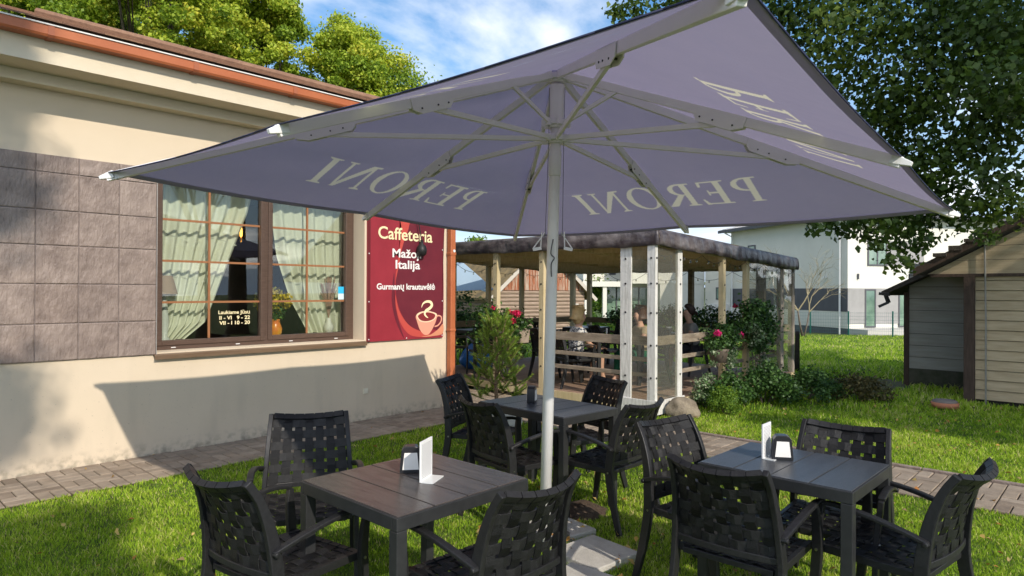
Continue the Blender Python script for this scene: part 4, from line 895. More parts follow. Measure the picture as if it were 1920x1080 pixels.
# --- furniture inside
def inside_table(x, y, rz, lab, white=False):
    t = copy_tree(T3, (x, y, DZ), rz, lab, 'dark tables inside the pavilion'); return t
inside_table(5.97, -1.00, R(-27), 'dark table between the two diners in the pavilion')
inside_table(7.42, -.92, R(-42), 'dark table in front of the woman in grey in the pavilion')
inside_table(5.75, 1.75, 0, 'dark table at the left end of the pavilion deck')
inside_table(7.9, .9, R(5), 'empty dark table at the back rail of the pavilion')
for x, y, deg, lab in [(5.40, -.72, -27, 'dark chair holding the seated woman with yellow shoes'), (6.54, -1.29, 153, 'dark chair holding the man in the tan t-shirt'),
                       (8.02, -1.43, 138, 'dark chair holding the woman in the grey t-shirt'), (5.35, 1.15, 60, 'dark chair in shade beside the blue beanbag, nearest the cafe corner'),
                       (7.2, 1.2, 10, 'empty dark chair near the back rail of the pavilion, left'), (8.6, .55, 190, 'empty dark chair near the back rail of the pavilion, right'),
                       (5.62, -.12, -27, 'dark chair with an orange bag on it, left of the blond woman'), (7.0, -.3, -30, 'dark chair with patterned legs beside the hanging planter')]:
    copy_tree(c0, (x, y, DZ), R(deg - 90), lab, 'dark chairs inside the pavilion')

# ================================================================== PEOPLE
def skin_body(name, J, E, m, parent, lv=2, root=0, post=None):
    """J: list of (x,y,z,r) joints, E: edges; one continuous skinned surface"""
    me = bpy.data.meshes.new(name); me.from_pydata([j[:3] for j in J], E, []); me.update(); o = bpy.data.objects.new(name, me); COL.objects.link(o)
    o.modifiers.new('s', 'SKIN'); o.modifiers['s'].use_smooth_shade = True; sv = me.skin_vertices[0].data
    for i, j in enumerate(J): r_ = j[3]; sv[i].radius = (r_, r_) if not isinstance(r_, tuple) else r_; sv[i].use_root = (i == root)
    ss = o.modifiers.new('u', 'SUBSURF'); ss.levels = lv; ss.render_levels = lv
    dg = bpy.context.evaluated_depsgraph_get(); nm = bpy.data.meshes.new_from_object(o.evaluated_get(dg)); bpy.data.objects.remove(o)
    nm.materials.clear(); nm.name = name
    return link(name, nm, m, parent, True)
M_skin = mat('skin', (0.50, 0.29, 0.20), 0.55, (0.56, 0.34, 0.24), 14)
def person(label, loc, rz, top, top_m, leg_m, shoe_m, shoe2_m, hair_m, short=True, lean=.12, reach=.32, hand_z=.62, long_hair=False, bun=False, legcover='skirt', phone=False, head_turn=0.0):
    """seated, facing +y at rz = 0; origin on the floor under the hips"""
    t = thing('person', label, 'person', loc, rz, 'people sitting in the pavilion'); k = .93
    J = []; E = []
    def j(x, y, z, r_): J.append((x * k, y * k, z * k, (r_[0] * k, r_[1] * k) if isinstance(r_, tuple) else r_ * k)); return len(J) - 1
    def e(*c_):
        for a, b_ in zip(c_, c_[1:]): E.append((a, b_))
    pel = j(0, 0, .47, (.145, .115)); bel = j(0, lean * .3, .62, (.135, .105)); che = j(0, lean * .7, .80, (.150, .11)); nk0 = j(0, lean * .95, .96, (.075, .07)); nk = j(0, lean + .01, 1.02, .052)
    hd0 = j(0, lean + .035, 1.08, (.062, .072)); hd1 = j(0, lean + .03, 1.16, (.074, .092)); hd2 = j(0, lean + .02, 1.235, (.060, .075)); e(pel, bel, che, nk0, nk, hd0, hd1, hd2)
    ns = j(0, lean + .115, 1.135, .014); ns2 = j(0, lean + .135, 1.122, .010); e(hd1, ns, ns2)
    H = []
    for s in (-1, 1):
        sh = j(s * .165, lean * .9, .915, .062); el = j(s * .225, lean + .10, .68, .043); wr = j(s * .13, lean + reach, hand_z + .02, .027); pa = j(s * .11, lean + reach + .06, hand_z + .02, (.038, .018)); e(che, sh, el, wr, pa)
        H.append(pa); bx, by, bz = s * .11, lean + reach + .06, hand_z + .02
        for q, ln in zip((-1.5, -.5, .5, 1.5), (.058, .07, .066, .05)):
            f1 = j(bx + q * .019, by + .035, bz + .004, .0085); f2 = j(bx + q * .020, by + .035 + ln * .5, bz - .006, .008); f3 = j(bx + q * .020, by + .035 + ln * .8, bz - .024, .007); e(pa, f1, f2, f3)
        t1 = j(bx - s * .038, by + .0, bz + .01, .010); t2 = j(bx - s * .045, by + .03, bz, .008); e(pa, t1, t2)
        hp = j(s * .09, .03, .465, .085); kn = j(s * .115, .42, .50, .058); an = j(s * .11, .40 + .05 * s, .09, .033); hl = j(s * .11, .37 + .05 * s, .045, .032); tr = j(s * .12, .50 + .05 * s, .035, (.038, .025)); ca = j(s * .113, .385 + .02 * s, .32, .05)
        e(pel, hp, kn, ca, an, hl); e(an, tr)
    skin_body('body', J, E, M_skin, t, 1, pel)
    def garment(name, J2, E2, m): skin_body(name, [(x * k, y * k, z * k, (r_[0] * k, r_[1] * k) if isinstance(r_, tuple) else r_ * k) for x, y, z, r_ in J2], E2, m, t, 2)
    sl = [(0, 0, .46, (.165, .135)), (0, lean * .3, .62, (.155, .125)), (0, lean * .7, .80, (.168, .130)), (0, lean * .92, .935, (.10, .085))]
    ee = [(0, 1), (1, 2), (2, 3)]
    for s in (-1, 1): n = len(sl); sl += [(s * .165, lean * .9, .915, .080), (s * .205, lean + .05, .79, .070)]; ee += [(2, n), (n, n + 1)]
    garment('shirt', sl, ee, top_m)
    lg = [(0, 0, .45, (.165, .13))]; le = []
    for s in (-1, 1):
        n = len(lg)
        if legcover == 'trousers': lg += [(s * .09, .03, .465, .105), (s * .115, .42, .50, .082), (s * .113, .40 + .02 * s, .30, .075), (s * .11, .40 + .05 * s, .12, .065)]; le += [(0, n), (n, n + 1), (n + 1, n + 2), (n + 2, n + 3)]
        else: lg += [(s * .085, .04, .465, .115), (s * .10, .40, .50, .095)]; le += [(0, n), (n, n + 1)]
    garment('trousers' if legcover == 'trousers' else 'skirt', lg, le, leg_m)
    for s, m in ((-1, shoe_m), (1, shoe2_m)):
        garment('shoe', [(s * .11, .36 + .05 * s, .045, (.042, .045)), (s * .115, .44 + .05 * s, .04, (.045, .036)), (s * .12, .53 + .05 * s, .032, (.042, .026))], [(0, 1), (1, 2)], m)
    hs = [(0, lean - .025, 1.185, (.098, .100)), (0, lean - .005, 1.262, (.094, .098)), (0, lean + .055, 1.292, (.078, .060)), (0, lean + .095, 1.262, (.060, .030))]; he = [(0, 1), (1, 2), (2, 3)]
    if long_hair: hs += [(0, lean - .035, 1.10, (.098, .070)), (0, lean - .03, 1.0, (.092, .05))]; he += [(0, 4), (4, 5)]
    else: hs += [(0, lean - .03, 1.105, (.080, .062))]; he += [(0, 4)]
    if bun: n = len(hs); hs += [(0, lean - .10, 1.19, .022), (0, lean - .135, 1.16, .030), (0, lean - .14, 1.11, .018)]; he += [(0, n), (n, n + 1), (n + 1, n + 2)]
    garment('hair', hs, he, hair_m)
    eb = MB()
    for s in (-1, 1): eb.lathe([(.004, -.006), (.008, 0), (.004, .006)], 8, (s * .030 * k, (lean + .118) * k, 1.155 * k))
    eb.build('eyes', M_blk, t)
    return t
M_pat = mat('patterned_blouse', (0.06, 0.07, 0.10), 0.8, (0.62, 0.60, 0.58), 28, contrast=(.48, .52)); M_blkc = mat('black_cloth', (0.02, 0.02, 0.025), 0.9)
M_tan = mat('tan_shirt', (0.42, 0.34, 0.22), 0.85); M_gcl = mat('green_cloth', (0.01, 0.10, 0.05), 0.85); M_grey = mat('grey_shirt', (0.28, 0.27, 0.25), 0.85)
M_yshoe = mat('yellow_shoe', (0.80, 0.62, 0.03), 0.5); M_wshoe = mat('pale_shoe', (0.62, 0.56, 0.48), 0.6); M_gshoe = mat('grey_trainer', (0.40, 0.40, 0.40), 0.7)
M_blond = mat('blond_hair', (0.42, 0.28, 0.12), 0.5, (0.55, 0.38, 0.18), 20); M_brown = mat('brown_hair', (0.07, 0.035, 0.02), 0.5); M_dkh = mat('dark_hair', (0.04, 0.022, 0.018), 0.5)
person('woman with blond hair in a black and white blouse seated facing right, yellow shoe', (5.44, -.74, DZ), R(-117), None, M_pat, M_blkc, M_yshoe, M_wshoe, M_blond, long_hair=True, lean=.05, hand_z=.60)
person('person in a tan t-shirt and green trousers facing left, holding a phone', (6.50, -1.27, DZ), R(63), None, M_tan, M_gcl, M_gshoe, M_gshoe, M_brown, lean=.06, legcover='trousers', reach=.34, hand_z=.70)
person('woman in a grey t-shirt with tied back hair facing left behind the flower pots', (7.97, -1.39, DZ), R(48), None, M_grey, M_blkc, M_wshoe, M_wshoe, M_dkh, lean=.10, bun=True, hand_z=.72)
ph = thing('phone', 'dark phone held up by the person in the tan t-shirt', 'phone', (6.18, -1.10, DZ + .80)); o = MB().bar((0, 0, 0), (-.05, .03, .13), .07, .009).build('phone_body', M_blk, ph, bevel=.002)
bag = thing('shoulder_bag', 'orange and yellow patterned bag on the chair seat left of the blond woman', 'bag', (5.62, -.12, DZ + .43))
MB().prism([(-.14, 0), (.14, 0), (.12, .16), (.05, .20), (-.05, .20), (-.12, .16)], -.05, .05, 'y').build('bag_body', mat('bag_cloth', (0.75, 0.28, 0.03), 0.8, (0.75, 0.12, 0.08), 14, contrast=(.48, .55)), bag, bevel=.02)
b = MB(); b.tube(spline([(-.08, 0, .18), (-.05, 0, .30), (.05, 0, .30), (.08, 0, .18)], 5), .008, 6); b.build('handle', M_blk, bag)
# things standing on the tables inside
def pot(label, x, y, z, r_, h, m, group='white pots on the pavilion table'):
    t = thing('table_pot', label, 'pot', (x, y, z), 0, group); MB().lathe([(r_ * .75, 0), (r_, h), (r_ * .93, h), (r_ * .7, h * .3)], 18).build('pot', m, t, True)
    small_foliage('herb', t, (0, 0, h + .02), (r_ * .9, r_ * .9, .04), 60, .03, M_grn); return t
pot('black pot on the pavilion table in front of the woman in grey', 7.25, -1.12, DZ + .744, .06, .10, M_blk); pot('white pot with a small herb in front of the woman in grey', 7.42, -1.20, DZ + .744, .05, .11, M_card)
card('blank white card on the pavilion table between the two diners', (5.85, -1.02, DZ + .744), R(42), .13, .12)['group'] = 'cards in the pavilion'

# ================================================================== PLANTS
M_ger = mat('geranium_red', (0.6, 0.01, 0.06), 0.6, attr=[(0.55, 0.005, 0.05), (0.75, 0.02, 0.12)], transl=0.25)
M_lf2 = mat('garden_leaf', (0.04, 0.10, 0.02), 0.5, attr=[(0.016, 0.045, 0.010), (0.035, 0.085, 0.016), (0.06, 0.14, 0.025), (0.11, 0.20, 0.05)], transl=0.3)
M_var = mat('variegated_leaf', (0.2, 0.3, 0.15), 0.55, attr=[(0.05, 0.13, 0.03), (0.20, 0.28, 0.14), (0.38, 0.42, 0.28)], transl=0.25)
M_brt = mat('bright_leaf', (0.1, 0.2, 0.02), 0.55, attr=[(0.06, 0.14, 0.012), (0.12, 0.23, 0.02), (0.22, 0.32, 0.03)], transl=0.35)
M_ylf = mat('yellow_leaf', (0.3, 0.3, 0.03), 0.6, attr=[(0.10, 0.17, 0.015), (0.26, 0.28, 0.03), (0.38, 0.34, 0.03)], transl=0.35)
def blob_leaves(name, parent, cs, n, size, m, flat=.8, bias=.5):
    cs = np.array(cs, float); P, idx, d = clump_points(cs[:, :3], cs[:, 3], n, flat); V, F = leaf_arrays(P, size, nrm_bias=d * .6 + np.array([0, 0, bias]))
    return np_mesh(name, V, F, 4, rng.uniform(0, 1, n), m, parent)
M_boxw = mat('planter_wood', (0.22, 0.17, 0.12), 0.85, (0.32, 0.26, 0.2), 8, .3, 30)
pl = thing('geranium_planter', 'wooden planter of pink red geraniums on the left front post of the pavilion', 'planter', (4.72, -.08, .84))
b = MB(); b.prism([(-.09, 0), (.09, 0), (.115, .20), (-.115, .20)], -.26, .26, 'y'); b.build('box', M_boxw, pl, bevel=.006)
b = MB(); b.box(-.06, .14, -.2, -.18, -.02, -.001); b.box(-.06, .14, .18, .2, -.02, -.001); b.build('bracket', M_blk, pl)
blob_leaves('leaves', pl, [(0, -.2, .28, .16), (0, 0, .33, .20), (0, .22, .30, .18), (-.1, -.15, .12, .14), (-.1, .1, .06, .14), (-.05, -.25, -.1, .12), (-.05, .5, .4, .25), (-.05, .6, .1, .2)], 1800, .055, M_lf2)
blob_leaves('blossom', pl, [(-.06, -.10, .44, .055), (-.12, -.22, .45, .05), (-.14, -.12, .33, .055), (-.08, -.02, .46, .04), (-.10, .38, .33, .035), (-.1, .3, .52, .03)], 420, .032, M_ger)
pl2 = thing('hanging_planter', 'round pot of trailing variegated plants with two pink blooms on the right rail', 'planter', (6.25, -2.66, .62))
MB().lathe([(.10, 0), (.145, .17), (.15, .19), (.135, .19)], 20).build('pot', mat('pot_brown', (0.13, 0.10, 0.08), 0.6, (0.18, 0.14, 0.11), 10), pl2, True)
b = MB(); b.tube([(.0, .0, .02), (.0, .20, .02), (0, .2, .3)], .008, 6); b.build('bracket', M_blk, pl2)
blob_leaves('leaves', pl2, [(.0, 0, .30, .19), (.20, 0, .38, .22), (.38, .02, .30, .20), (-.15, 0, .25, .12), (.1, 0, .42, .14)], 2000, .045, M_lf2)
blob_leaves('trailing_leaves', pl2, [(.2, -.05, .1, .10), (.26, -.05, -.05, .09), (.22, -.05, -.2, .08), (.30, -.04, .02, .10), (.36, -.04, .12, .08), (-.22, -.05, .15, .06), (-.25, -.04, .0, .05)], 750, .035, M_var)
blob_leaves('blossom', pl2, [(-.22, -.1, .42, .05), (.62, -.06, .36, .045)], 140, .035, mat('pink_petal', (0.8, 0.03, 0.25), 0.6, attr=[(0.7, 0.01, 0.18), (0.9, 0.06, 0.32)], transl=0.25))
cl_ = thing('climbing_plant', 'dark green climber with pale edged leaves covering the right side post of the pavilion', 'climber', (7.55, -2.66, 0))
blob_leaves('leaves', cl_, [(-.15, 0, 1.35, .22), (.1, 0, 1.30, .25), (.3, 0, 1.1, .24), (-.25, 0, 1.1, .22), (0, 0, 1.05, .26), (.35, 0, .9, .18), (-.1, -.05, .8, .18)], 3200, .05, M_lf2)
blob_leaves('trailing_leaves', cl_, [(-.3, -.08, 1.05, .14), (-.2, -.08, .85, .12), (0, -.08, .75, .12), (.1, -.08, .55, .10), (-.1, -.08, .95, .14)], 800, .04, M_var)
b = MB()
for i in range(6): x = random.uniform(-.15, .15); b.tube([(x * .5, 0, 0), (x, 0, .5), (x * 1.6, 0, 1.0), (x * 2, 0, 1.5)], [.008, .007, .005, .003], 5)
b.build('stem', bark, cl_)
def shrub(name, label, loc, cs, n, size, m, cat='shrub', group='shrubs along the pavilion', stems=7):
    t = thing(name, label, cat, loc, 0, group); blob_leaves('foliage', t, cs, n, size, m)
    b = MB()
    for i in range(stems):
        c_ = cs[i % len(cs)]; b.tube([(random.uniform(-.04, .04), random.uniform(-.04, .04), -.05), (c_[0] * .5, c_[1] * .5, c_[2] * .5), (c_[0], c_[1], c_[2])], [.010, .007, .003], 5)
    b.build('stem', bark, t); return t
def mound(rx, ry, h, k, r_):
    o = []
    for i in range(k): a = random.uniform(0, 6.28); q = random.random() ** .5; o.append((rx * q * math.cos(a), ry * q * math.sin(a), h * (1 - .75 * q * q) * random.uniform(.55, 1) + .05, r_ * random.uniform(.7, 1.2)))
    return o
shrub('round_shrub', 'small bright green rounded shrub beside the boulder', (5.72, -3.02, 0), mound(.20, .18, .28, 22, .10), 4500, .022, M_brt)
shrub('leafy_shrub', 'dark leafy shrub behind the bright rounded shrub at the pavilion', (6.15, -2.82, 0), mound(.32, .25, .50, 18, .16), 3000, .045, M_lf2)
shrub('leafy_shrub', 'tallest dark green shrub under the climber in the middle of the row', (6.95, -3.05, 0), mound(.5, .35, .52, 24, .17), 4500, .045, M_lf2)
shrub('leafy_shrub', 'broad dark shrub towards the right end of the row', (7.75, -3.35, 0), mound(.55, .42, .42, 24, .17), 4500, .042, M_lf2)
shrub('trailing_shrub', 'pale leaved low plant spilling onto the pavilion step behind the boulder', (5.95, -2.62, 0), mound(.22, .12, .42, 12, .10), 900, .035, M_var)
shrub('spreading_shrub', 'brownish spreading shrub closing the right end of the row', (8.25, -3.95, 0), mound(.42, .40, .30, 22, .15), 3000, .04, mat('bronze_leaf', (0.07, 0.06, 0.02), 0.6, attr=[(0.04, 0.045, 0.012), (0.09, 0.08, 0.025), (0.16, 0.13, 0.04)], transl=.25))
# boulder
bm = bmesh.new(); bmesh.ops.create_icosphere(bm, subdivisions=4, radius=1)
from mathutils import noise
for v in bm.verts:
    n_ = noise.noise(v.co * 1.3 + Vector((3, 1, 7))) * .22 + noise.noise(v.co * 4) * .06 + noise.noise(v.co * 12) * .015; v.co *= 1 + n_; v.co.x *= .21; v.co.y *= .19; v.co.z = v.co.z * .17 + .06
me = bpy.data.meshes.new('boulder'); bm.to_mesh(me); bm.free(); o = link('boulder', me, mat('granite', (0.15, 0.12, 0.085), 0.85, (0.30, 0.25, 0.18), 9, 0.7, 60, detail=9), smooth=True); o.location = (5.13, -2.72, .02); o.rotation_euler = (0, 0, R(-50))
tag(o, 'rounded granite boulder at the front corner of the pavilion', 'boulder')
# young pine in a concrete trough
tr = thing('concrete_trough', 'grey concrete trough behind the slate table, holding the young pine', 'planter', (3.05, -1.42, 0))
b = MB(); b.box(-.25, .25, -.17, -.13, 0, .25); b.box(-.25, .25, .13, .17, 0, .25); b.box(-.25, -.21, -.13, .13, 0, .25); b.box(.21, .25, -.13, .13, 0, .25); b.build('trough', mat('concrete_slab', (0, 0, 0)), tr, bevel=.008)
b = MB(); b.box(-.21, .21, -.13, .13, 0, .21); b.build('earth', M_soil, tr)
pn = thing('young_pine', 'young green pine with upright shoots growing in front of the pavilion', 'pine tree', (3.05, -1.40, .20))
M_ndl = mat('pine_needle', (0.1, 0.2, 0.03), 0.5, attr=[(0.11, 0.20, 0.02), (0.24, 0.38, 0.04), (0.45, 0.55, 0.10)], transl=.35)
br_ = MB(); tips = []
trunk_pts = [(0, 0, 0), (-.02, 0, .3), (.0, .01, .6), (-.01, 0, .9), (0, 0, 1.12)]; br_.tube(trunk_pts, [.025, .021, .016, .010, .006], 8)
tips.append(((0, 0, .85), (0, 0, 1.16)))
for i in range(58):
    z = .06 + .95 * (i / 58) ** .9; a = i * 2.4; ln = (.46 - .33 * (z / 1.1)) * random.uniform(.7, 1.15); p0 = Vector((0, 0, z)); p1 = p0 + Vector((math.cos(a) * ln * .6, math.sin(a) * ln * .6, .05)); p2 = p0 + Vector((math.cos(a) * ln, math.sin(a) * ln, .08 + .16 * random.random()))
    br_.tube([p0, p1, p2], [.007, .005, .003], 5); tips.append((p1.lerp(p0, .3), p2)); 
    for q in range(3): e_ = p1 + Vector((random.uniform(-.1, .1), random.uniform(-.1, .1), random.uniform(.05, .16))); br_.tube([p1, e_], [.004, .002], 4); tips.append((p1, e_))
br_.build('branch', mat('pine_bark', (0.16, 0.10, 0.06), .9, (.24, .16, .1), 30), pn)
Vn = []; rn_ = []
for a_, b_ in tips:
    a_ = Vector(a_); b_ = Vector(b_); d = (b_ - a_).normalized(); ln = (b_ - a_).length; nn_ = int(90 + 460 * ln)
    for q in range(nn_):
        p = a_.lerp(b_, random.random() ** .7); s_ = Vector(rng.normal(size=3)); s_ = (s_ - d * s_.dot(d)).normalized(); dr = (d * random.uniform(.5, 1.1) + s_ * .8).normalized() * random.uniform(.03, .05); wv = d.cross(s_) * .0021
        Vn += [p - wv, p + wv, p + dr]; rn_.append(random.random())
np_mesh('needles', np.array([tuple(v) for v in Vn]), np.arange(len(Vn)), 3, rn_, M_ndl, pn)

# ================================================================== SHED ON THE RIGHT
M_sid = mat('siding_beige', (0.40, 0.31, 0.19), 0.85, (0.50, 0.40, 0.26), 5, .3, 40, stretch=(1, .6, 5), bstretch=(1, 1, 8)); M_sid2 = mat('board_grey', (0.32, 0.30, 0.25), 0.85, (0.39, 0.37, 0.32), 3, .2, 40, stretch=(1, .6, 5), bstretch=(1, 1, 8))
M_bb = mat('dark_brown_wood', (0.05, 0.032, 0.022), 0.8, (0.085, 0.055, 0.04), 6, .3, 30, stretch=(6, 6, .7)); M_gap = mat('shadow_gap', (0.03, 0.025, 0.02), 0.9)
shed = thing('garden_shed', 'weathered beige boarded shed with dark posts and a low side roof at the right', 'shed')
b = MB(); z = .06; r_ = random.Random(2)
while z < 1.84:
    b.prism([(9.16, z), (9.118, z + .005), (9.14, z + .142), (9.16, z + .142)], -9.5, -5.265, 'y'); z += .145
b.build('lap_siding', M_sid, shed)
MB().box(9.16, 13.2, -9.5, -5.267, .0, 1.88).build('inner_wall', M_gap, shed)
b = MB(); z = 1.90; 
while z < 3.9:                                                         # gable boards follow the roof slope
    yl = -4.66 - (z - 1.90) / .56; yr = -14.2 + (z - 1.90) / .56; y2 = -4.66 - (z + .20 - 1.90) / .56; y3 = -14.2 + (z + .20 - 1.90) / .56
    b.prism([(yl, z), (yr, z), (y3, z + .197), (y2, z + .197)], 9.10, 9.125, 'x'); z += .203
b.build('gable_boards', M_sid, shed)
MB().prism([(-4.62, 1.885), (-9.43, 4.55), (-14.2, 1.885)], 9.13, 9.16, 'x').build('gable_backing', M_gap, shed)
MB().box(9.07, 9.13, -9.5, -4.70, 1.855, 1.90).build('wall_plate', M_bb, shed)
MB().box(9.06, 9.13, -5.262, -5.13, -.05, 1.854).build('post', M_bb, shed)
b = MB(); z = .30
while z < 1.95: b.box(10.585, 10.61, -5.25, -4.10, z, z + .196); z += .203
b.build('side_boards', M_sid2, shed)
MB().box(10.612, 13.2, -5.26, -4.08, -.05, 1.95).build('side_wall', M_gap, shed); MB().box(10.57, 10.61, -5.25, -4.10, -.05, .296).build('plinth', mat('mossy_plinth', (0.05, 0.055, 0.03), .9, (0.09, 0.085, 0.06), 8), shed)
MB().box(10.56, 10.62, -4.10, -4.02, -.05, 1.62).build('post', M_bb, shed)
M_rf = mat('tar_roof', (0.045, 0.035, 0.03), 0.9, (0.08, 0.065, 0.05), 9, .5, 50)
b = MB(); b.prism([(-3.76, 1.565), (-5.3, 2.36), (-5.3, 2.44), (-3.74, 1.635)], 10.25, 13.4, 'x'); b.build('roof', M_rf, shed)
b = MB(); b.prism([(-4.58, 1.885), (-9.43, 4.60), (-14.3, 1.885), (-14.3, 1.97), (-9.43, 4.69), (-4.54, 1.965)], 8.85, 13.5, 'x'); b.build('roof', M_rf, shed)
b = MB(); b.prism([(-4.53, 1.86), (-9.43, 4.60), (-9.43, 4.71), (-4.53, 1.98)], 8.82, 8.849, 'x'); b.build('barge_board', M_bb, shed)
b = MB()
for i in range(26): y_ = -4.6 - i * .19; zt = 1.98 + (-4.53 - y_) * .56; b.box(8.80 + r_.uniform(-.02, .02), 9.3, y_ - .17, y_, zt + r_.uniform(-.01, .03), zt + .055 + r_.uniform(0, .03))
b.build('roof_slates', M_rf, shed)
b = MB(); b.bar((10.22, -3.72, 1.60), (10.22, -3.88, 1.58), .08, .05); b.bar((10.22, -3.82, 1.57), (10.2, -3.87, 1.44), .05, .05); b.bar((10.2, -3.87, 1.45), (10.18, -3.72, 1.37), .05, .045); b.build('gutter_spout', M_blk, shed)
b = MB(); b.tube([(9.06, -5.40, 0), (9.055, -5.40, 1.2), (9.06, -5.385, 2.35)], .012, 6); b.build('rod', mat('galvanised', (0.32, 0.31, 0.28), .5, metal=.6), shed)

# ================================================================== HOUSES
def cthing(name, label, cat, X, Y, ang, group=None, z=None):
    p = C(X, Y); return thing(name, label, cat, (p.x, p.y, gz(p.x, p.y) if z is None else z), R(-46.8 + ang), group)
M_hw = mat('house_white', (0.66, 0.64, 0.57), 0.9, (0.70, 0.68, 0.61), .8, .03, 90); M_hd = mat('house_dark', (0.085, 0.085, 0.095), 0.7, (0.10, 0.10, 0.11), 2); M_hg = mat('house_grey', (0.30, 0.29, 0.28), 0.8, (0.34, 0.33, 0.32), 2)
M_hgl = mat('house_glass', (0.10, 0.17, 0.13), 0.06, (0.22, 0.32, 0.24), .9, spec=1.0); M_mr = mat('metal_roof', (0.34, 0.34, 0.35), 0.35, (0.42, 0.42, 0.43), 3, metal=.5)
h1 = cthing('modern_house', 'white two storey house with dark band and metal roof beyond the lawn on the right', 'house', 18.3, 36, 15.3)
g = .67
b = MB(); b.box(0, 13, 0, 10.9, 0.30, 6.45); b.box(.05, 8, 10.9, 14.3, .30, 4.4); b.build('wall', M_hw, h1)
b = MB(); b.box(.03, 12.9, .03, 14.2, -1, .30); b.build('plinth', M_hd, h1)
b = MB(); b.box(-.02, -.002, -.02, 10.9, 1.22, 2.50); b.build('dark_band', M_hd, h1)
b = MB(); b.box(.0, 12.9, -.02, -.002, .55, 2.50); b.build('grey_panel', M_hg, h1)
b = MB(); b.box(2.6, 5.2, -.02, -.002, 3.75, 5.15); b.build('grey_panel', M_hg, h1)
b = MB(); b.add([(-.6, -.6, 6.62), (13.6, -.6, 6.62), (13.6, 11.5, 6.62), (-.6, 11.5, 6.62), (5, 5, 8.0), (8, 6, 8.0)], [(0, 1, 5, 4), (1, 2, 5), (2, 3, 4, 5), (3, 0, 4)]); b.box(-.6, 13.6, -.6, 11.5, 6.45, 6.60)
for i in range(30): q = i / 30; b.bar((-.6, -.6 + 12.1 * q, 6.64), (-.6 + 5.6 * min(1, 3 * q, 3 * (1 - q)), -.6 + 12.1 * q + (.5 - q) * .5, 6.64 + 1.38 * min(1, 3 * q, 3 * (1 - q))), .03, .04)
rf = b.build('roof', M_mr, h1)
b = MB(); b.box(-.68, 13.68, -.68, -.602, 6.40, 6.60); b.box(-.68, -.602, -.60, 11.5, 6.40, 6.60); b.build('gutter', M_hd, h1)
b = MB(); b.box(.6, 1.2, 2.6, 3.2, 6.7, 7.7); b.build('chimney', M_hd, rf)
b = MB(); b.tube([(-.12, .45, -.5), (-.12, .45, 6.4)], .05, 8); b.build('downpipe', M_white, h1); b = MB(); b.tube([(-.12, 10.6, 0), (-.12, 10.6, 6.1), (-.5, 10.9, 6.4)], .05, 8); b.build('downpipe', M_white, h1)
def hwin(x0, x1, z0, z1, face='x', at_=0.0, open_=False):
    fr = MB(); t = .08
    def bx(mb, a, c_, d0, d1, e0, e1): mb.box(a, c_, -d1 + at_, -d0 + at_, e0, e1) if face == 'x' else mb.box(-d1 + at_, -d0 + at_, a, c_, e0, e1)
    bx(fr, x0, x0 + t, .003, .05, z0, z1); bx(fr, x1 - t, x1, .003, .05, z0, z1); bx(fr, x0 + t, x1 - t, .003, .05, z0, z0 + t); bx(fr, x0 + t, x1 - t, .003, .05, z1 - t, z1)
    if x1 - x0 > .9: bx(fr, (x0 + x1) / 2 - .04, (x0 + x1) / 2 + .04, .003, .05, z0 + t, z1 - t)
    w_ = fr.build('window', M_hd, h1 if at_ == 0.0 else h1); p = MB(); bx(p, x0 + t - .01, x1 - t + .01, .022, .030, z0 + t, z1 - t); q = p.build('pane', M_hgl, w_); return w_
hwin(1.3, 2.6, 3.75, 5.15); hwin(1.12, 1.85, .35, 2.46); hwin(3.4, 5.2, .35, 2.46); hwin(8.1, 8.9, 4.2, 5.4, 'y'); hwin(11.6, 12.8, 1.7, 2.6, 'y', .05)
for y_, lab in ((11.7, 'left'), (12.8, 'right')):
    b = MB(); b.box(-.38, .04, y_ - .45, y_ + .4, .72, 1.38); a_ = b.build('air_unit', M_white, h1); b = MB(); b.tube([(-.39, y_, 1.05), (-.40, y_, 1.05)], .24, 16); b.build('fan_grille', M_hg, a_)
b = MB(); b.box(-.12, .0, 1.55, 1.62, 3.1, 3.16); b.box(-.3, -.12, 1.5, 1.68, 3.05, 3.18); b.build('lamp', M_white, h1); b = MB(); b.box(.62, .68, -.1, -.002, 3.0, 3.3); b.build('lamp', M_hd, h1)
b = MB(); b.box(-.0, 13, -1.4, -.03, -.3, .30); b.build('terrace', mat('terrace_concrete', (.5, .48, .44), .85), h1)
h2 = cthing('flat_roofed_house', 'cream flat roofed house with balcony seen through the pavilion', 'house', 8.9, 50, 6)
b = MB(); b.box(0, 5.9, 0, 8, 3.2, 5.9); b.box(2.4, 5.9, .05, 8, -.2, 3.2); b.box(0, 2.35, 2.0, 8, -.2, 3.2); b.box(-3.0, 0, 2.6, 8, 3.2, 5.7); b.build('wall', M_hw, h2)
b = MB(); b.box(-3.6, 0, .1, 2.58, 2.95, 3.35); b.build('balcony', M_hw, h2); b = MB(); b.box(-2.0, -1.7, .2, .5, -.5, 2.95); b.build('column', M_hw, h2); b = MB(); b.box(-3.4, -3.1, .2, .5, -.5, 2.95); b.build('column', M_hw, h2)
b = MB(); b.box(-1.4, 2.3, 1.9, 1.97, .3, 2.9); b.build('glazing', M_hgl, h2); b = MB()
for x in (-1.4, -.5, .4, 1.3, 2.3): b.box(x - .04, x + .04, 1.82, 1.89, .3, 2.9)
b.build('mullion', M_hd, h2); b = MB(); b.box(-.9, -.4, 2.52, 2.59, 3.9, 5.3); b.build('window', M_hd, h2)
b = MB(); b.box(-3.1, 6.0, -.1, 8.1, 5.9, 6.05); b.build('roof', M_hg, h2)
M_brick = mat('orange_brick', (0.42, 0.17, 0.09), 0.9, (0.52, 0.24, 0.13), 9)
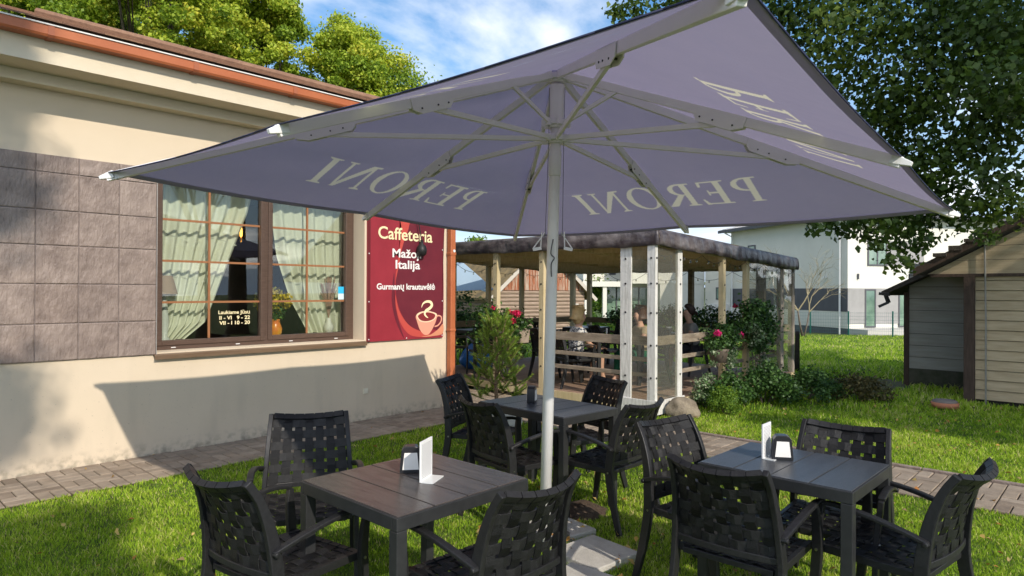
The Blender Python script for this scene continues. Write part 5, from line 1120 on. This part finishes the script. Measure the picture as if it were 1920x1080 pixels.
h3 = cthing('brick_house', 'orange brick house corner far behind the pavilion', 'house', 6.0, 58, 10)
b = MB(); b.box(0, 1.1, 0, 6, -.5, 4.6); b.build('wall', M_brick, h3); b = MB(); b.prism([(-.3, 4.6), (.55, 5.6), (1.4, 4.6)], -.2, 6.2, 'y'); b.build('roof', M_rf, h3)
# old log barn
barn = cthing('log_barn', 'old wooden barn with mossy shingle roof and rusty brown boarded gable', 'barn', -.7, 30, 25)
gb = .48
M_log = mat('grey_log', (0.24, 0.17, 0.12), 0.9, (0.36, 0.27, 0.20), 4, .5, 30, stretch=(.6, .6, 6)); M_plk = mat('rusty_plank', (0.30, 0.09, 0.035), 0.9, (0.42, 0.32, 0.24), 3, .4, 30, stretch=(4, 4, .4), contrast=(.42, .6)); M_moss = mat('mossy_shingle', (0.16, 0.12, 0.06), 0.95, (0.36, 0.24, 0.10), 2.2, .9, 20, detail=9)
b = MB()
for k in range(12): b.tube([(0, 0, .1 + k * .175), (4.6, 0, .1 + k * .175)], .093, 8); b.tube([(0, 0, .19 + k * .175), (0, 9, .19 + k * .175)], .093, 8)
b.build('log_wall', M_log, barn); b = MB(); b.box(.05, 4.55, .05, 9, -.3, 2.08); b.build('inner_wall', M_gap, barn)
b = MB(); n = 26
for i in range(n):
    x0 = i * 4.6 / n; x1 = x0 + 4.6 / n - .012; f = lambda x: 2.10 + .94 * min(x, 4.6 - x); b.add([(x0, -.10, 2.12), (x1, -.10, 2.12), (x1, -.10, f(x1)), (x0, -.10, f(x0)), (x0, -.07, 2.12), (x1, -.07, 2.12), (x1, -.07, f(x1)), (x0, -.07, f(x0))], [(0, 1, 2, 3), (7, 6, 5, 4), (0, 3, 7, 4), (1, 5, 6, 2), (3, 2, 6, 7), (0, 4, 5, 1)])
b.build('gable_planks', M_plk, barn)
b = MB(); b.prism([(-.45, 1.66), (2.3, 4.25), (5.05, 1.66), (5.05, 1.76), (2.3, 4.36), (-.45, 1.76)], -.35, 9.2, 'y'); b.build('roof', M_moss, barn)
b = MB(); b.bar((-.5, -.38, 1.66), (2.3, -.38, 4.30), .03, .16); b.bar((5.1, -.38, 1.66), (2.3, -.38, 4.30), .03, .16); b.build('barge_board', mat('bleached_board', (.5, .45, .38), .8), barn)
b = MB(); b.box(2.75, 2.85, -.13, -.10, .2, 2.0); b.box(3.95, 4.25, -.12, -.10, .5, 1.5); b.build('window_trim', mat('bleached_board', (.5, .45, .38)), barn)

# ================================================================== FENCE, POSTS, SMALL THINGS
fen = thing('mesh_fence', 'green wire mesh fence between the lawn and the white houses', 'fence'); M_fg = mat('fence_green', (0.01, 0.13, 0.10), .5)
A = (19.4, 29.6); B_ = (10.8, 55.0); nP = 11; pts = []
for i in range(nP):
    t = i / (nP - 1); p = C(A[0] + (B_[0] - A[0]) * t, A[1] + (B_[1] - A[1]) * t); z = gz(p.x, p.y); pts.append((p.x, p.y, z)); b = MB(); b.box(p.x - .03, p.x + .03, p.y - .03, p.y + .03, z - .1, z + 1.25); b.build('post', M_fg, fen)
b = MB()
for (xa, ya, za), (xb, yb, zb) in zip(pts, pts[1:]):
    for k in range(7): b.bar((xa, ya, za + .08 + k * .18), (xb, yb, zb + .08 + k * .18), .008, .008)
    L_ = math.hypot(xb - xa, yb - ya); m_ = int(L_ / .12)
    for k in range(m_): t = k / m_; x_, y_, z_ = xa + (xb - xa) * t, ya + (yb - ya) * t, za + (zb - za) * t; b.bar((x_, y_, z_ + .05), (x_, y_, z_ + 1.2), .005, .005)
b.build('wire_mesh', mat('fence_wire', (0.10, 0.22, 0.19), .5), fen)
p = C(5.80, 13.42); st_ = thing('wooden_post', 'short dark wooden post standing alone in the lawn right of the pavilion', 'post', (p.x, p.y, 0))
b = MB(); b.tube([(0, 0, -.05), (0, 0, .4), (.008, 0, .76), (.008, 0, .82)], [.05, .048, .046, .04], 12); b.build('shaft', mat('charred_wood', (0.03, 0.025, 0.02), .9, (.06, .05, .04), 10), st_, True)
mh = thing('drain_cover', 'round grey lid on a terracotta ring in the grass before the shed', 'drain cover', (8.30, -5.03, .035))
MB().lathe([(.165, -.02), (.17, .05), (.16, .055), (.15, .05)], 24).build('ring', mat('terracotta', (.45, .17, .09), .7, (.52, .22, .12), 9), mh, True); MB().lathe([(.14, .02), (.155, .07), (.13, .085), (.02, .09)], 24).build('lid', mat('lid_grey', (.20, .17, .15), .8), mh, True)
bp = thing('blue_parasol', 'pale blue square parasol behind the pavilion at the cafe corner', 'parasol', C(-2.25, 15.6, -.03), R(-46.8 + 8))
ap_ = Vector((0, 0, 3.25)); q = [Vector((-1.65, -1.65, 1.68)), Vector((1.65, -1.65, 1.68)), Vector((1.65, 1.65, 1.68)), Vector((-1.65, 1.65, 1.68))]; vs = []; fs = []; n = 12
for k in range(4):
    base = len(vs)
    for i in range(n + 1):
        for j in range(n + 1): t = j / n; f = i / n; P_ = ap_.lerp(q[k].lerp(q[(k + 1) % 4], t), f); vs.append(P_ - Vector((0, 0, .06 * math.sin(PI * t) * f + .10 * math.sin(PI * f) * (1 - abs(2 * t - 1)))))
    for i in range(n):
        for j in range(n): a = base + i * (n + 1) + j; fs.append((a, a + 1, a + n + 2, a + n + 1))
me = bpy.data.meshes.new('c'); me.from_pydata(vs, [], fs); me.update(); link('canopy', me, mat('blue_cloth', (0.42, 0.55, 0.66), .9, transl=.3), bp, True)
MB().tube([(0, 0, 0), (0, 0, 3.25)], .025, 10).build('pole', M_white, bp, True)
bb = thing('beanbag', 'bright blue beanbag on the deck near the cafe corner', 'beanbag', (6.05, 1.95, DZ))
bm = bmesh.new(); bmesh.ops.create_icosphere(bm, subdivisions=4, radius=1)
for v in bm.verts: n_ = noise.noise(v.co * 2) * .12; k = .42 if v.co.z < 0 else .42 - .18 * v.co.z; v.co.x *= k * (1 + n_); v.co.y *= k * (1 + n_); v.co.z = max(v.co.z, -.75) * (.26 if v.co.z < 0 else .36) + .195
me = bpy.data.meshes.new('b'); bm.to_mesh(me); bm.free(); link('cushion', me, mat('blue_vinyl', (0.005, 0.13, 0.55), .4, (0.01, 0.2, 0.65), 4, .3, 6), bb, True)

# ================================================================== GREENERY
M_lin = mat('linden_leaf', (.1, .2, .02), 0.55, attr=[(0.11, 0.19, 0.02), (0.26, 0.38, 0.03), (0.48, 0.56, 0.05), (0.75, 0.68, 0.09)], transl=0.45)
M_lind = mat('linden_leaf_dark', (.05, .1, .02), 0.5, attr=[(0.025, 0.05, 0.007), (0.05, 0.095, 0.012), (0.09, 0.15, 0.02), (0.20, 0.26, 0.04)], transl=0.35)
def ctree(label, X, Y, z, rad, k, n, leaf, m=None, name='linden_tree', h=3.5, group='trees behind the cafe', extra=None, **kw):
    p = C(X, Y); base = (p.x, p.y, gz(p.x, p.y)); ex = [(*C(a, b_, c_), r_) for a, b_, c_, r_ in extra] if extra else None
    return tree(name, label, base, h, (p.x, p.y, z), rad, k, n, leaf, m or M_lin, extra=ex, group=group, **kw)
ctree('leafmost yellow green linden rising over the left end of the cafe roof'.replace('leafmost', 'leftmost'), -20.5, 27, 10.5, (4.6, 4.6, 5.5), 330, 120000, .13, cl=.105)
ctree('yellow green linden over the middle of the cafe roof, second from the left', -14.2, 26, 12.0, (4.0, 4.0, 6.0), 330, 120000, .13, cl=.105)
ctree('darker linden standing further back between the two left crowns', -20.5, 36, 13.0, (4.2, 3, 7.0), 220, 70000, .16, cl=.13)
ctree('linden just left of the gap of sky above the cafe roof', -10.9, 28, 11.0, (2.0, 2.6, 5.6), 210, 90000, .125, cl=.12)
ctree('separate linden right of the gap of sky, left of the parasol canopy', -7.0, 28, 9.2, (1.9, 2.0, 4.3), 180, 95000, .125, cl=.14, extra=[(-5.2, 28, 8.6, 1.3), (-5.0, 28, 7.4, 1.4), (-6.2, 28, 11.4, 1.1), (-7.2, 28, 12.3, 1.0), (-6.0, 28, 7.5, 1.6), (-4.6, 28, 10.3, 1.0), (-4.3, 28, 9.3, 1.2), (-3.9, 28, 8.4, 1.2), (-4.9, 28, 11.2, .7), (-5.6, 28, 9.5, 1.4), (-3.4, 28, 7.6, 1.0)])
ctree('pale tree top showing just above the pavilion roof', 8.4, 60, 3.6, (3.2, 3, 3.2), 24, 9000, .22, name='distant_tree', group='far trees', h=1.5)
ctree('bright green tree behind the blue parasol', -3.4, 44, 2.9, (2.4, 2, 2.2), 20, 9000, .18, M_brt, name='garden_tree', group='far trees', h=1.2)
ctree('yellowish tree between the white house and the shed roof', 31.5, 46, 3.6, (6.0, 4, 3.6), 40, 20000, .2, name='garden_tree', group='far trees', h=1.5)
# the big linden at the right, its branches hanging in front of the house and shed
ex = []
def E_(u, v, D, r_): ex.append(((u - 960) / 1240 * D, D, 1.62 + (546 - v) / 1240 * D, r_))
for u, v, D, r_ in [(1540, 415, 9.2, .24), (1500, 400, 9.3, .15), (1600, 420, 9.0, .30), (1660, 440, 8.8, .32), (1690, 490, 8.6, .22), (1640, 400, 9.5, .4), (1700, 400, 9.2, .45), (1760, 380, 9.0, .5), (1830, 390, 8.6, .4), (1900, 380, 8.4, .4), (1850, 440, 8.3, .16), (1720, 450, 8.5, .26),
                    (1880, 320, 7.6, .35), (1760, 300, 9, .6), (1840, 250, 8.5, .6), (1700, 320, 9.6, .6), (1900, 200, 8, .6), (1640, 250, 9.8, .6), (1560, 150, 9.8, .7), (1480, 60, 10, .7), (1420, 10, 10, .6), (1250, 5, 10.2, .42), (1180, 18, 10.2, .28), (1150, 22, 10.2, .16), (1310, -20, 10.2, .5),
                    (1600, 60, 9, .7), (1720, 160, 9, .8), (1800, 90, 8.6, .8), (1900, 60, 8, .7), (1700, 20, 9, .8), (1560, -20, 9.5, .8), (1870, 150, 7.6, .5), (1680, 200, 9.2, .6)]: E_(u, v, D, r_)
ctree('huge dark linden whose branches hang over the shed from the top right', 10.6, 9.8, 7.2, (6.2, 4.2, 3.6), 120, 92000, .088, M_lind, group='big trees round the garden', h=3.2, extra=ex, trunk_r=.42, cl=.12, limbs=16, yel=.3)
# trees behind the photographer that dapple the lawn
def wtree(label, x, y, z, rad, k, n, leaf, h, extra=None, **kw): return tree('linden_tree', label, (x, y, 0), h, (x, y, z), rad, k, n, leaf, M_lind, extra=extra, group='big trees round the garden', **kw)
wtree('broad low linden behind the photographer on the left', -5.1, -13.8, 7.45, (1.75, 1.2, .95), 34, 32000, .12, 3.4, cl=.24, trunk_r=.2, zmin=-1, extra=[(-5.15, -13.6, 11.5, .5), (-5.2, -13.6, 9.6, .55), (-5.0, -13.6, 12.3, .35)])
wtree('broad low linden behind the photographer on the right', 5.9, -13.8, 6.15, (2.7, 1.2, .75), 44, 34000, .12, 2.4, cl=.25, extra=[(9.3, -13.8, 7.0, .6), (8.3, -13.8, 6.6, .6), (3.2, -13.8, 6.6, .4)], trunk_r=.2, zmin=-1)
wtree('tall linden behind the photographer on the right', 8.2, -16.5, 12.5, (5.4, 4.2, 4.4), 60, 30000, .17, 5, cl=.22, trunk_r=.35, zmin=-1)
# garden planting behind the pavilion
def cshrub(name, label, X, Y, cs, n, size, m, group='garden shrubs behind the pavilion'):
    p = C(X, Y); return shrub(name, label, (p.x, p.y, gz(p.x, p.y)), cs, n, size, m, group=group)
cshrub('ivy_shrub', 'dark ivy covered shrub under the blue parasol', -1.15, 14.6, mound(.75, .5, 1.35, 26, .3) + [(.2, 0, 1.5, .25), (-.3, 0, 1.3, .3)], 4200, .07, M_lf2)
cshrub('yellow_shrub', 'yellow green shrub in front of the barn gable', -.05, 17.5, mound(.5, .4, 1.15, 16, .22), 2200, .07, M_ylf)
cshrub('garden_shrub', 'bright garden shrub right of the barn, seen between the pavilion posts', 2.9, 24, mound(.9, .6, 1.1, 18, .35), 2600, .09, M_brt)
cshrub('garden_shrub', 'bright garden shrub behind the man in tan, near the balcony house', 4.6, 26, mound(1.3, .6, 1.1, 22, .4), 3200, .10, M_brt)
cshrub('garden_shrub', 'tall hedge like shrub beneath the balcony of the flat roofed house', 6.6, 52, mound(2.0, 1, 3.6, 26, .8), 3500, .18, M_brt)
cshrub('garden_shrub', 'low shrub below the cream house wall', 10.2, 42, mound(2.2, .8, 1.0, 22, .5), 3000, .12, M_brt)
pi = copy_tree(shrub('potted_shrub', 'dark bushy plant along the back rail of the pavilion behind the diners', (9.2, .25, DZ), [(0, y_, .95 + random.uniform(-.08, .12), .20) for y_ in np.linspace(-.7, .9, 9)] + [(0, -.5, .6, .15), (0, .5, .6, .15)], 1600, .06, M_lf2, 'plant', 'plants in the pavilion'), (9.25, -1.35, DZ), 0, 'dark bushy plant with a red bloom at the right of the back rail', 'plants in the pavilion')
blob_leaves('blossom', pi, [(0, -.2, 1.18, .05), (0, -.32, 1.14, .04)], 90, .04, M_ger)
# leafless little tree on the lawn
p = C(14.1, 32); bt = thing('bare_tree', 'small nearly leafless tree with two thin stems in front of the white house', 'tree', (p.x, p.y, gz(p.x, p.y)), 0)
b = MB(); tw = MB()
def grow(mb, p0, d, ln, r0, lev, rr):
    p1 = p0 + d * ln * .5 + Vector((rr.uniform(-.05, .05), rr.uniform(-.05, .05), 0)) * ln; p2 = p0 + d * ln; mb.tube([p0, p1, p2], [r0, r0 * .85, r0 * .7], 5 if lev < 3 else 3)
    if lev >= 6: return
    for k in range(3 if lev in (1, 2, 3) else 2):
        dd = (d + Vector((rr.uniform(-1, 1), rr.uniform(-1, 1), rr.uniform(-.55, .55))) * (.75 if lev < 5 else 1.0)).normalized(); grow(tw, p2, dd, ln * rr.uniform(.6, .85), r0 * .62, lev + 1, rr)
rr = random.Random(5); grow(b, Vector((0, 0, -.05)), Vector((-.22, .1, 1)).normalized(), 1.35, .055, 1, rr); grow(b, Vector((.12, 0, -.05)), Vector((.32, -.1, 1)).normalized(), 1.3, .045, 1, rr)
b.build('trunk', bark, bt, True); tw.build('twigs', mat('pale_twig', (0.30, 0.25, 0.15), .9), bt)
# far woods closing the horizon
cs = [(x_ := random.uniform(-190, 190), 190 + random.uniform(0, 40), random.uniform(0, 7), random.uniform(3, 6)) for _ in range(260)]
cw = []
for X, Y, z, r_ in cs: p = C(X, Y); cw.append((p.x, p.y, z, r_))
tag(blob_leaves('far_woods', None, cw, 26000, 1.5, M_lind, .9), 'distant line of trees on the horizon beyond the houses', 'woods', kind='stuff')

# ================================================================== GRASS AND FALLEN LEAVES
def in_rect(x, y, r_): return (x > r_[0]) & (x < r_[1]) & (y > r_[2]) & (y < r_[3])
def lawn_mask(x, y):
    bad = in_rect(x, y, (-9, 3.41, -.895, 9)) | in_rect(x, y, (3.395, 4.34, -10.3, 0)) | in_rect(x, y, (3.3, 4.87, -.9, 4.3)) | in_rect(x, y, (4.84, 9.7, -2.5, 2.7)) | in_rect(x, y, (9.05, 14, -15, -5.25)) | in_rect(x, y, (10.55, 14, -5.3, -4.0))
    bad |= in_rect(x, y, (2.8, 3.3, -1.6, -1.25))
    for cx, cy, rx, ry in ((1.28, -3.98, .24, .20), (1.72, -2.98, .30, .11), (8.3, -5.03, .17, .17), (.61, -4.2, .06, .06)): bad |= ((x - cx) / rx) ** 2 + ((y - cy) / ry) ** 2 < 1
    pa = ((x - 10.15) / 1.0) ** 2 + ((y + 3.55) / .65) ** 2 < 1; bad |= pa & (rng.uniform(0, 1, len(x)) < .93)
    for cx, cy, rz in ((.68, -4.56, -6), (.83, -4.13, -10), (.27, -4.76, 3)):
        a = R(-rz); X = (x - cx) * math.cos(a) - (y - cy) * math.sin(a); Y = (x - cx) * math.sin(a) + (y - cy) * math.cos(a); bad |= (abs(X) < .19) & (abs(Y) < .185)
    return ~bad
def blades(n, Y0, Y1, hgt, wid, name):
    Y = np.exp(rng.uniform(math.log(Y0), math.log(Y1), n)) if Y1 / Y0 > 1.2 else rng.uniform(Y0, Y1, n); X = rng.uniform(-.92, .92, n) * Y
    x = CAM.x + RT.x * X + FW.x * Y; y = CAM.y + RT.y * X + FW.y * Y
    pn_ = np.sin(x * 2.1 + 1.3 * np.sin(y * 1.7)) * np.sin(y * 2.6 + 1.1 * np.sin(x * 1.9)); fine = np.sin(x * 9 + 2 * np.sin(y * 7)) * np.sin(y * 11 + np.sin(x * 8))
    k = lawn_mask(x, y) & (rng.uniform(0, 1, n) < .88 + .12 * fine); x, y, Y, pn_, fine = x[k], y[k], Y[k], pn_[k], fine[k]; n = len(x)
    z = np.array([gz(a, b_) for a, b_ in zip(x, y)]) - .004 if Y1 > 14 else np.full(n, -.004)
    sc = (Y / 4.0) ** .55; h = hgt * rng.uniform(.45, 1.25, n) * (1 + .25 * pn_ + .25 * fine) * np.clip(sc, .8, 1.7); w_ = wid * np.clip(Y / 3.2, .8, 5) * rng.uniform(.7, 1.3, n)
    a = rng.uniform(0, 2 * PI, n); lean = rng.uniform(.1, .95, n) * h; la = rng.uniform(0, 2 * PI, n); b0 = np.stack([x, y, z], 1); sv = np.stack([np.cos(a) * w_ / 2, np.sin(a) * w_ / 2, 0 * a], 1)
    mid = b0 + np.stack([np.cos(la) * lean * .35, np.sin(la) * lean * .35, h * .6], 1); tip = b0 + np.stack([np.cos(la) * lean, np.sin(la) * lean, h], 1)
    V = np.stack([b0 - sv, b0 + sv, mid + sv * .8, tip, mid - sv * .8], 1).reshape(-1, 3); F = np.arange(5 * n)
    big = np.sin(x * .9 + 1.7 * np.sin(y * .8 + 1)) * np.sin(y * 1.1 + 1.5 * np.sin(x * .7)); rn = np.clip(.44 + .14 * pn_ + .12 * fine + .14 * big + rng.normal(0, .2, n), 0, 1); rn = np.where(rng.uniform(0, 1, n) < .05, .97, rn); return V, F, rn
M_gr = mat('grass_blade', (.1, .2, .02), 0.6, attr=[(0.09, 0.19, 0.018), (0.22, 0.38, 0.025), (0.36, 0.54, 0.035), (0.52, 0.66, 0.07), (0.78, 0.68, 0.32)], transl=0.45, spec=.25)
for nm, args in (('lawn_grass', (460000, 2.2, 9.0, .027, .0034)), ('lawn_grass', (200000, 9.0, 34.0, .042, .0042))):
    V, F, rn = blades(*args, nm)
    o = np_mesh('lawn_grass', V, F, 5, rn, M_gr); tag(o, 'short green lawn grass around the tables' if args[1] < 5 else 'short green lawn grass further off towards the houses', 'grass', kind='stuff')
n = 1500; Y = np.exp(rng.uniform(math.log(2.4), math.log(13), n)); X = rng.uniform(-.9, .9, n) * Y; x = CAM.x + RT.x * X + FW.x * Y; y = CAM.y + RT.y * X + FW.y * Y
k = (rng.uniform(0, 1, n) < np.clip(.30 + .16 * (x + 1.0) - .03 * (y + 4), .12, .85)) & ~(in_rect(x, y, (-9, 3.7, -.0, 9)) | in_rect(x, y, (4.84, 9.7, -2.5, 2.7)) | in_rect(x, y, (9.0, 14, -15, -4)))
onp = in_rect(x, y, (3.395, 4.28, -10.3, 0)) | in_rect(x, y, (-9, 3.41, -.895, 0)); k &= ~onp | (rng.uniform(0, 1, n) < .35); x, y, onp = x[k], y[k], onp[k]; n = len(x)
P = np.stack([x, y, np.where(onp, .022, .038)], 1); V, F = leaf_arrays(P, .040, nrm_bias=np.array([0, 0, 1.6]), aspect=.7, sz_var=.45, fold=.2)
tag(np_mesh('fallen_leaves', V, F, 4, rng.uniform(0, 1, n), mat('fallen_leaf', (.5, .3, .1), .8, attr=[(0.30, 0.12, 0.03), (0.50, 0.26, 0.05), (0.55, 0.40, 0.12), (0.30, 0.22, 0.10)], transl=.2)), 'yellow and brown fallen leaves scattered over lawn and path', 'fallen leaves', kind='stuff')
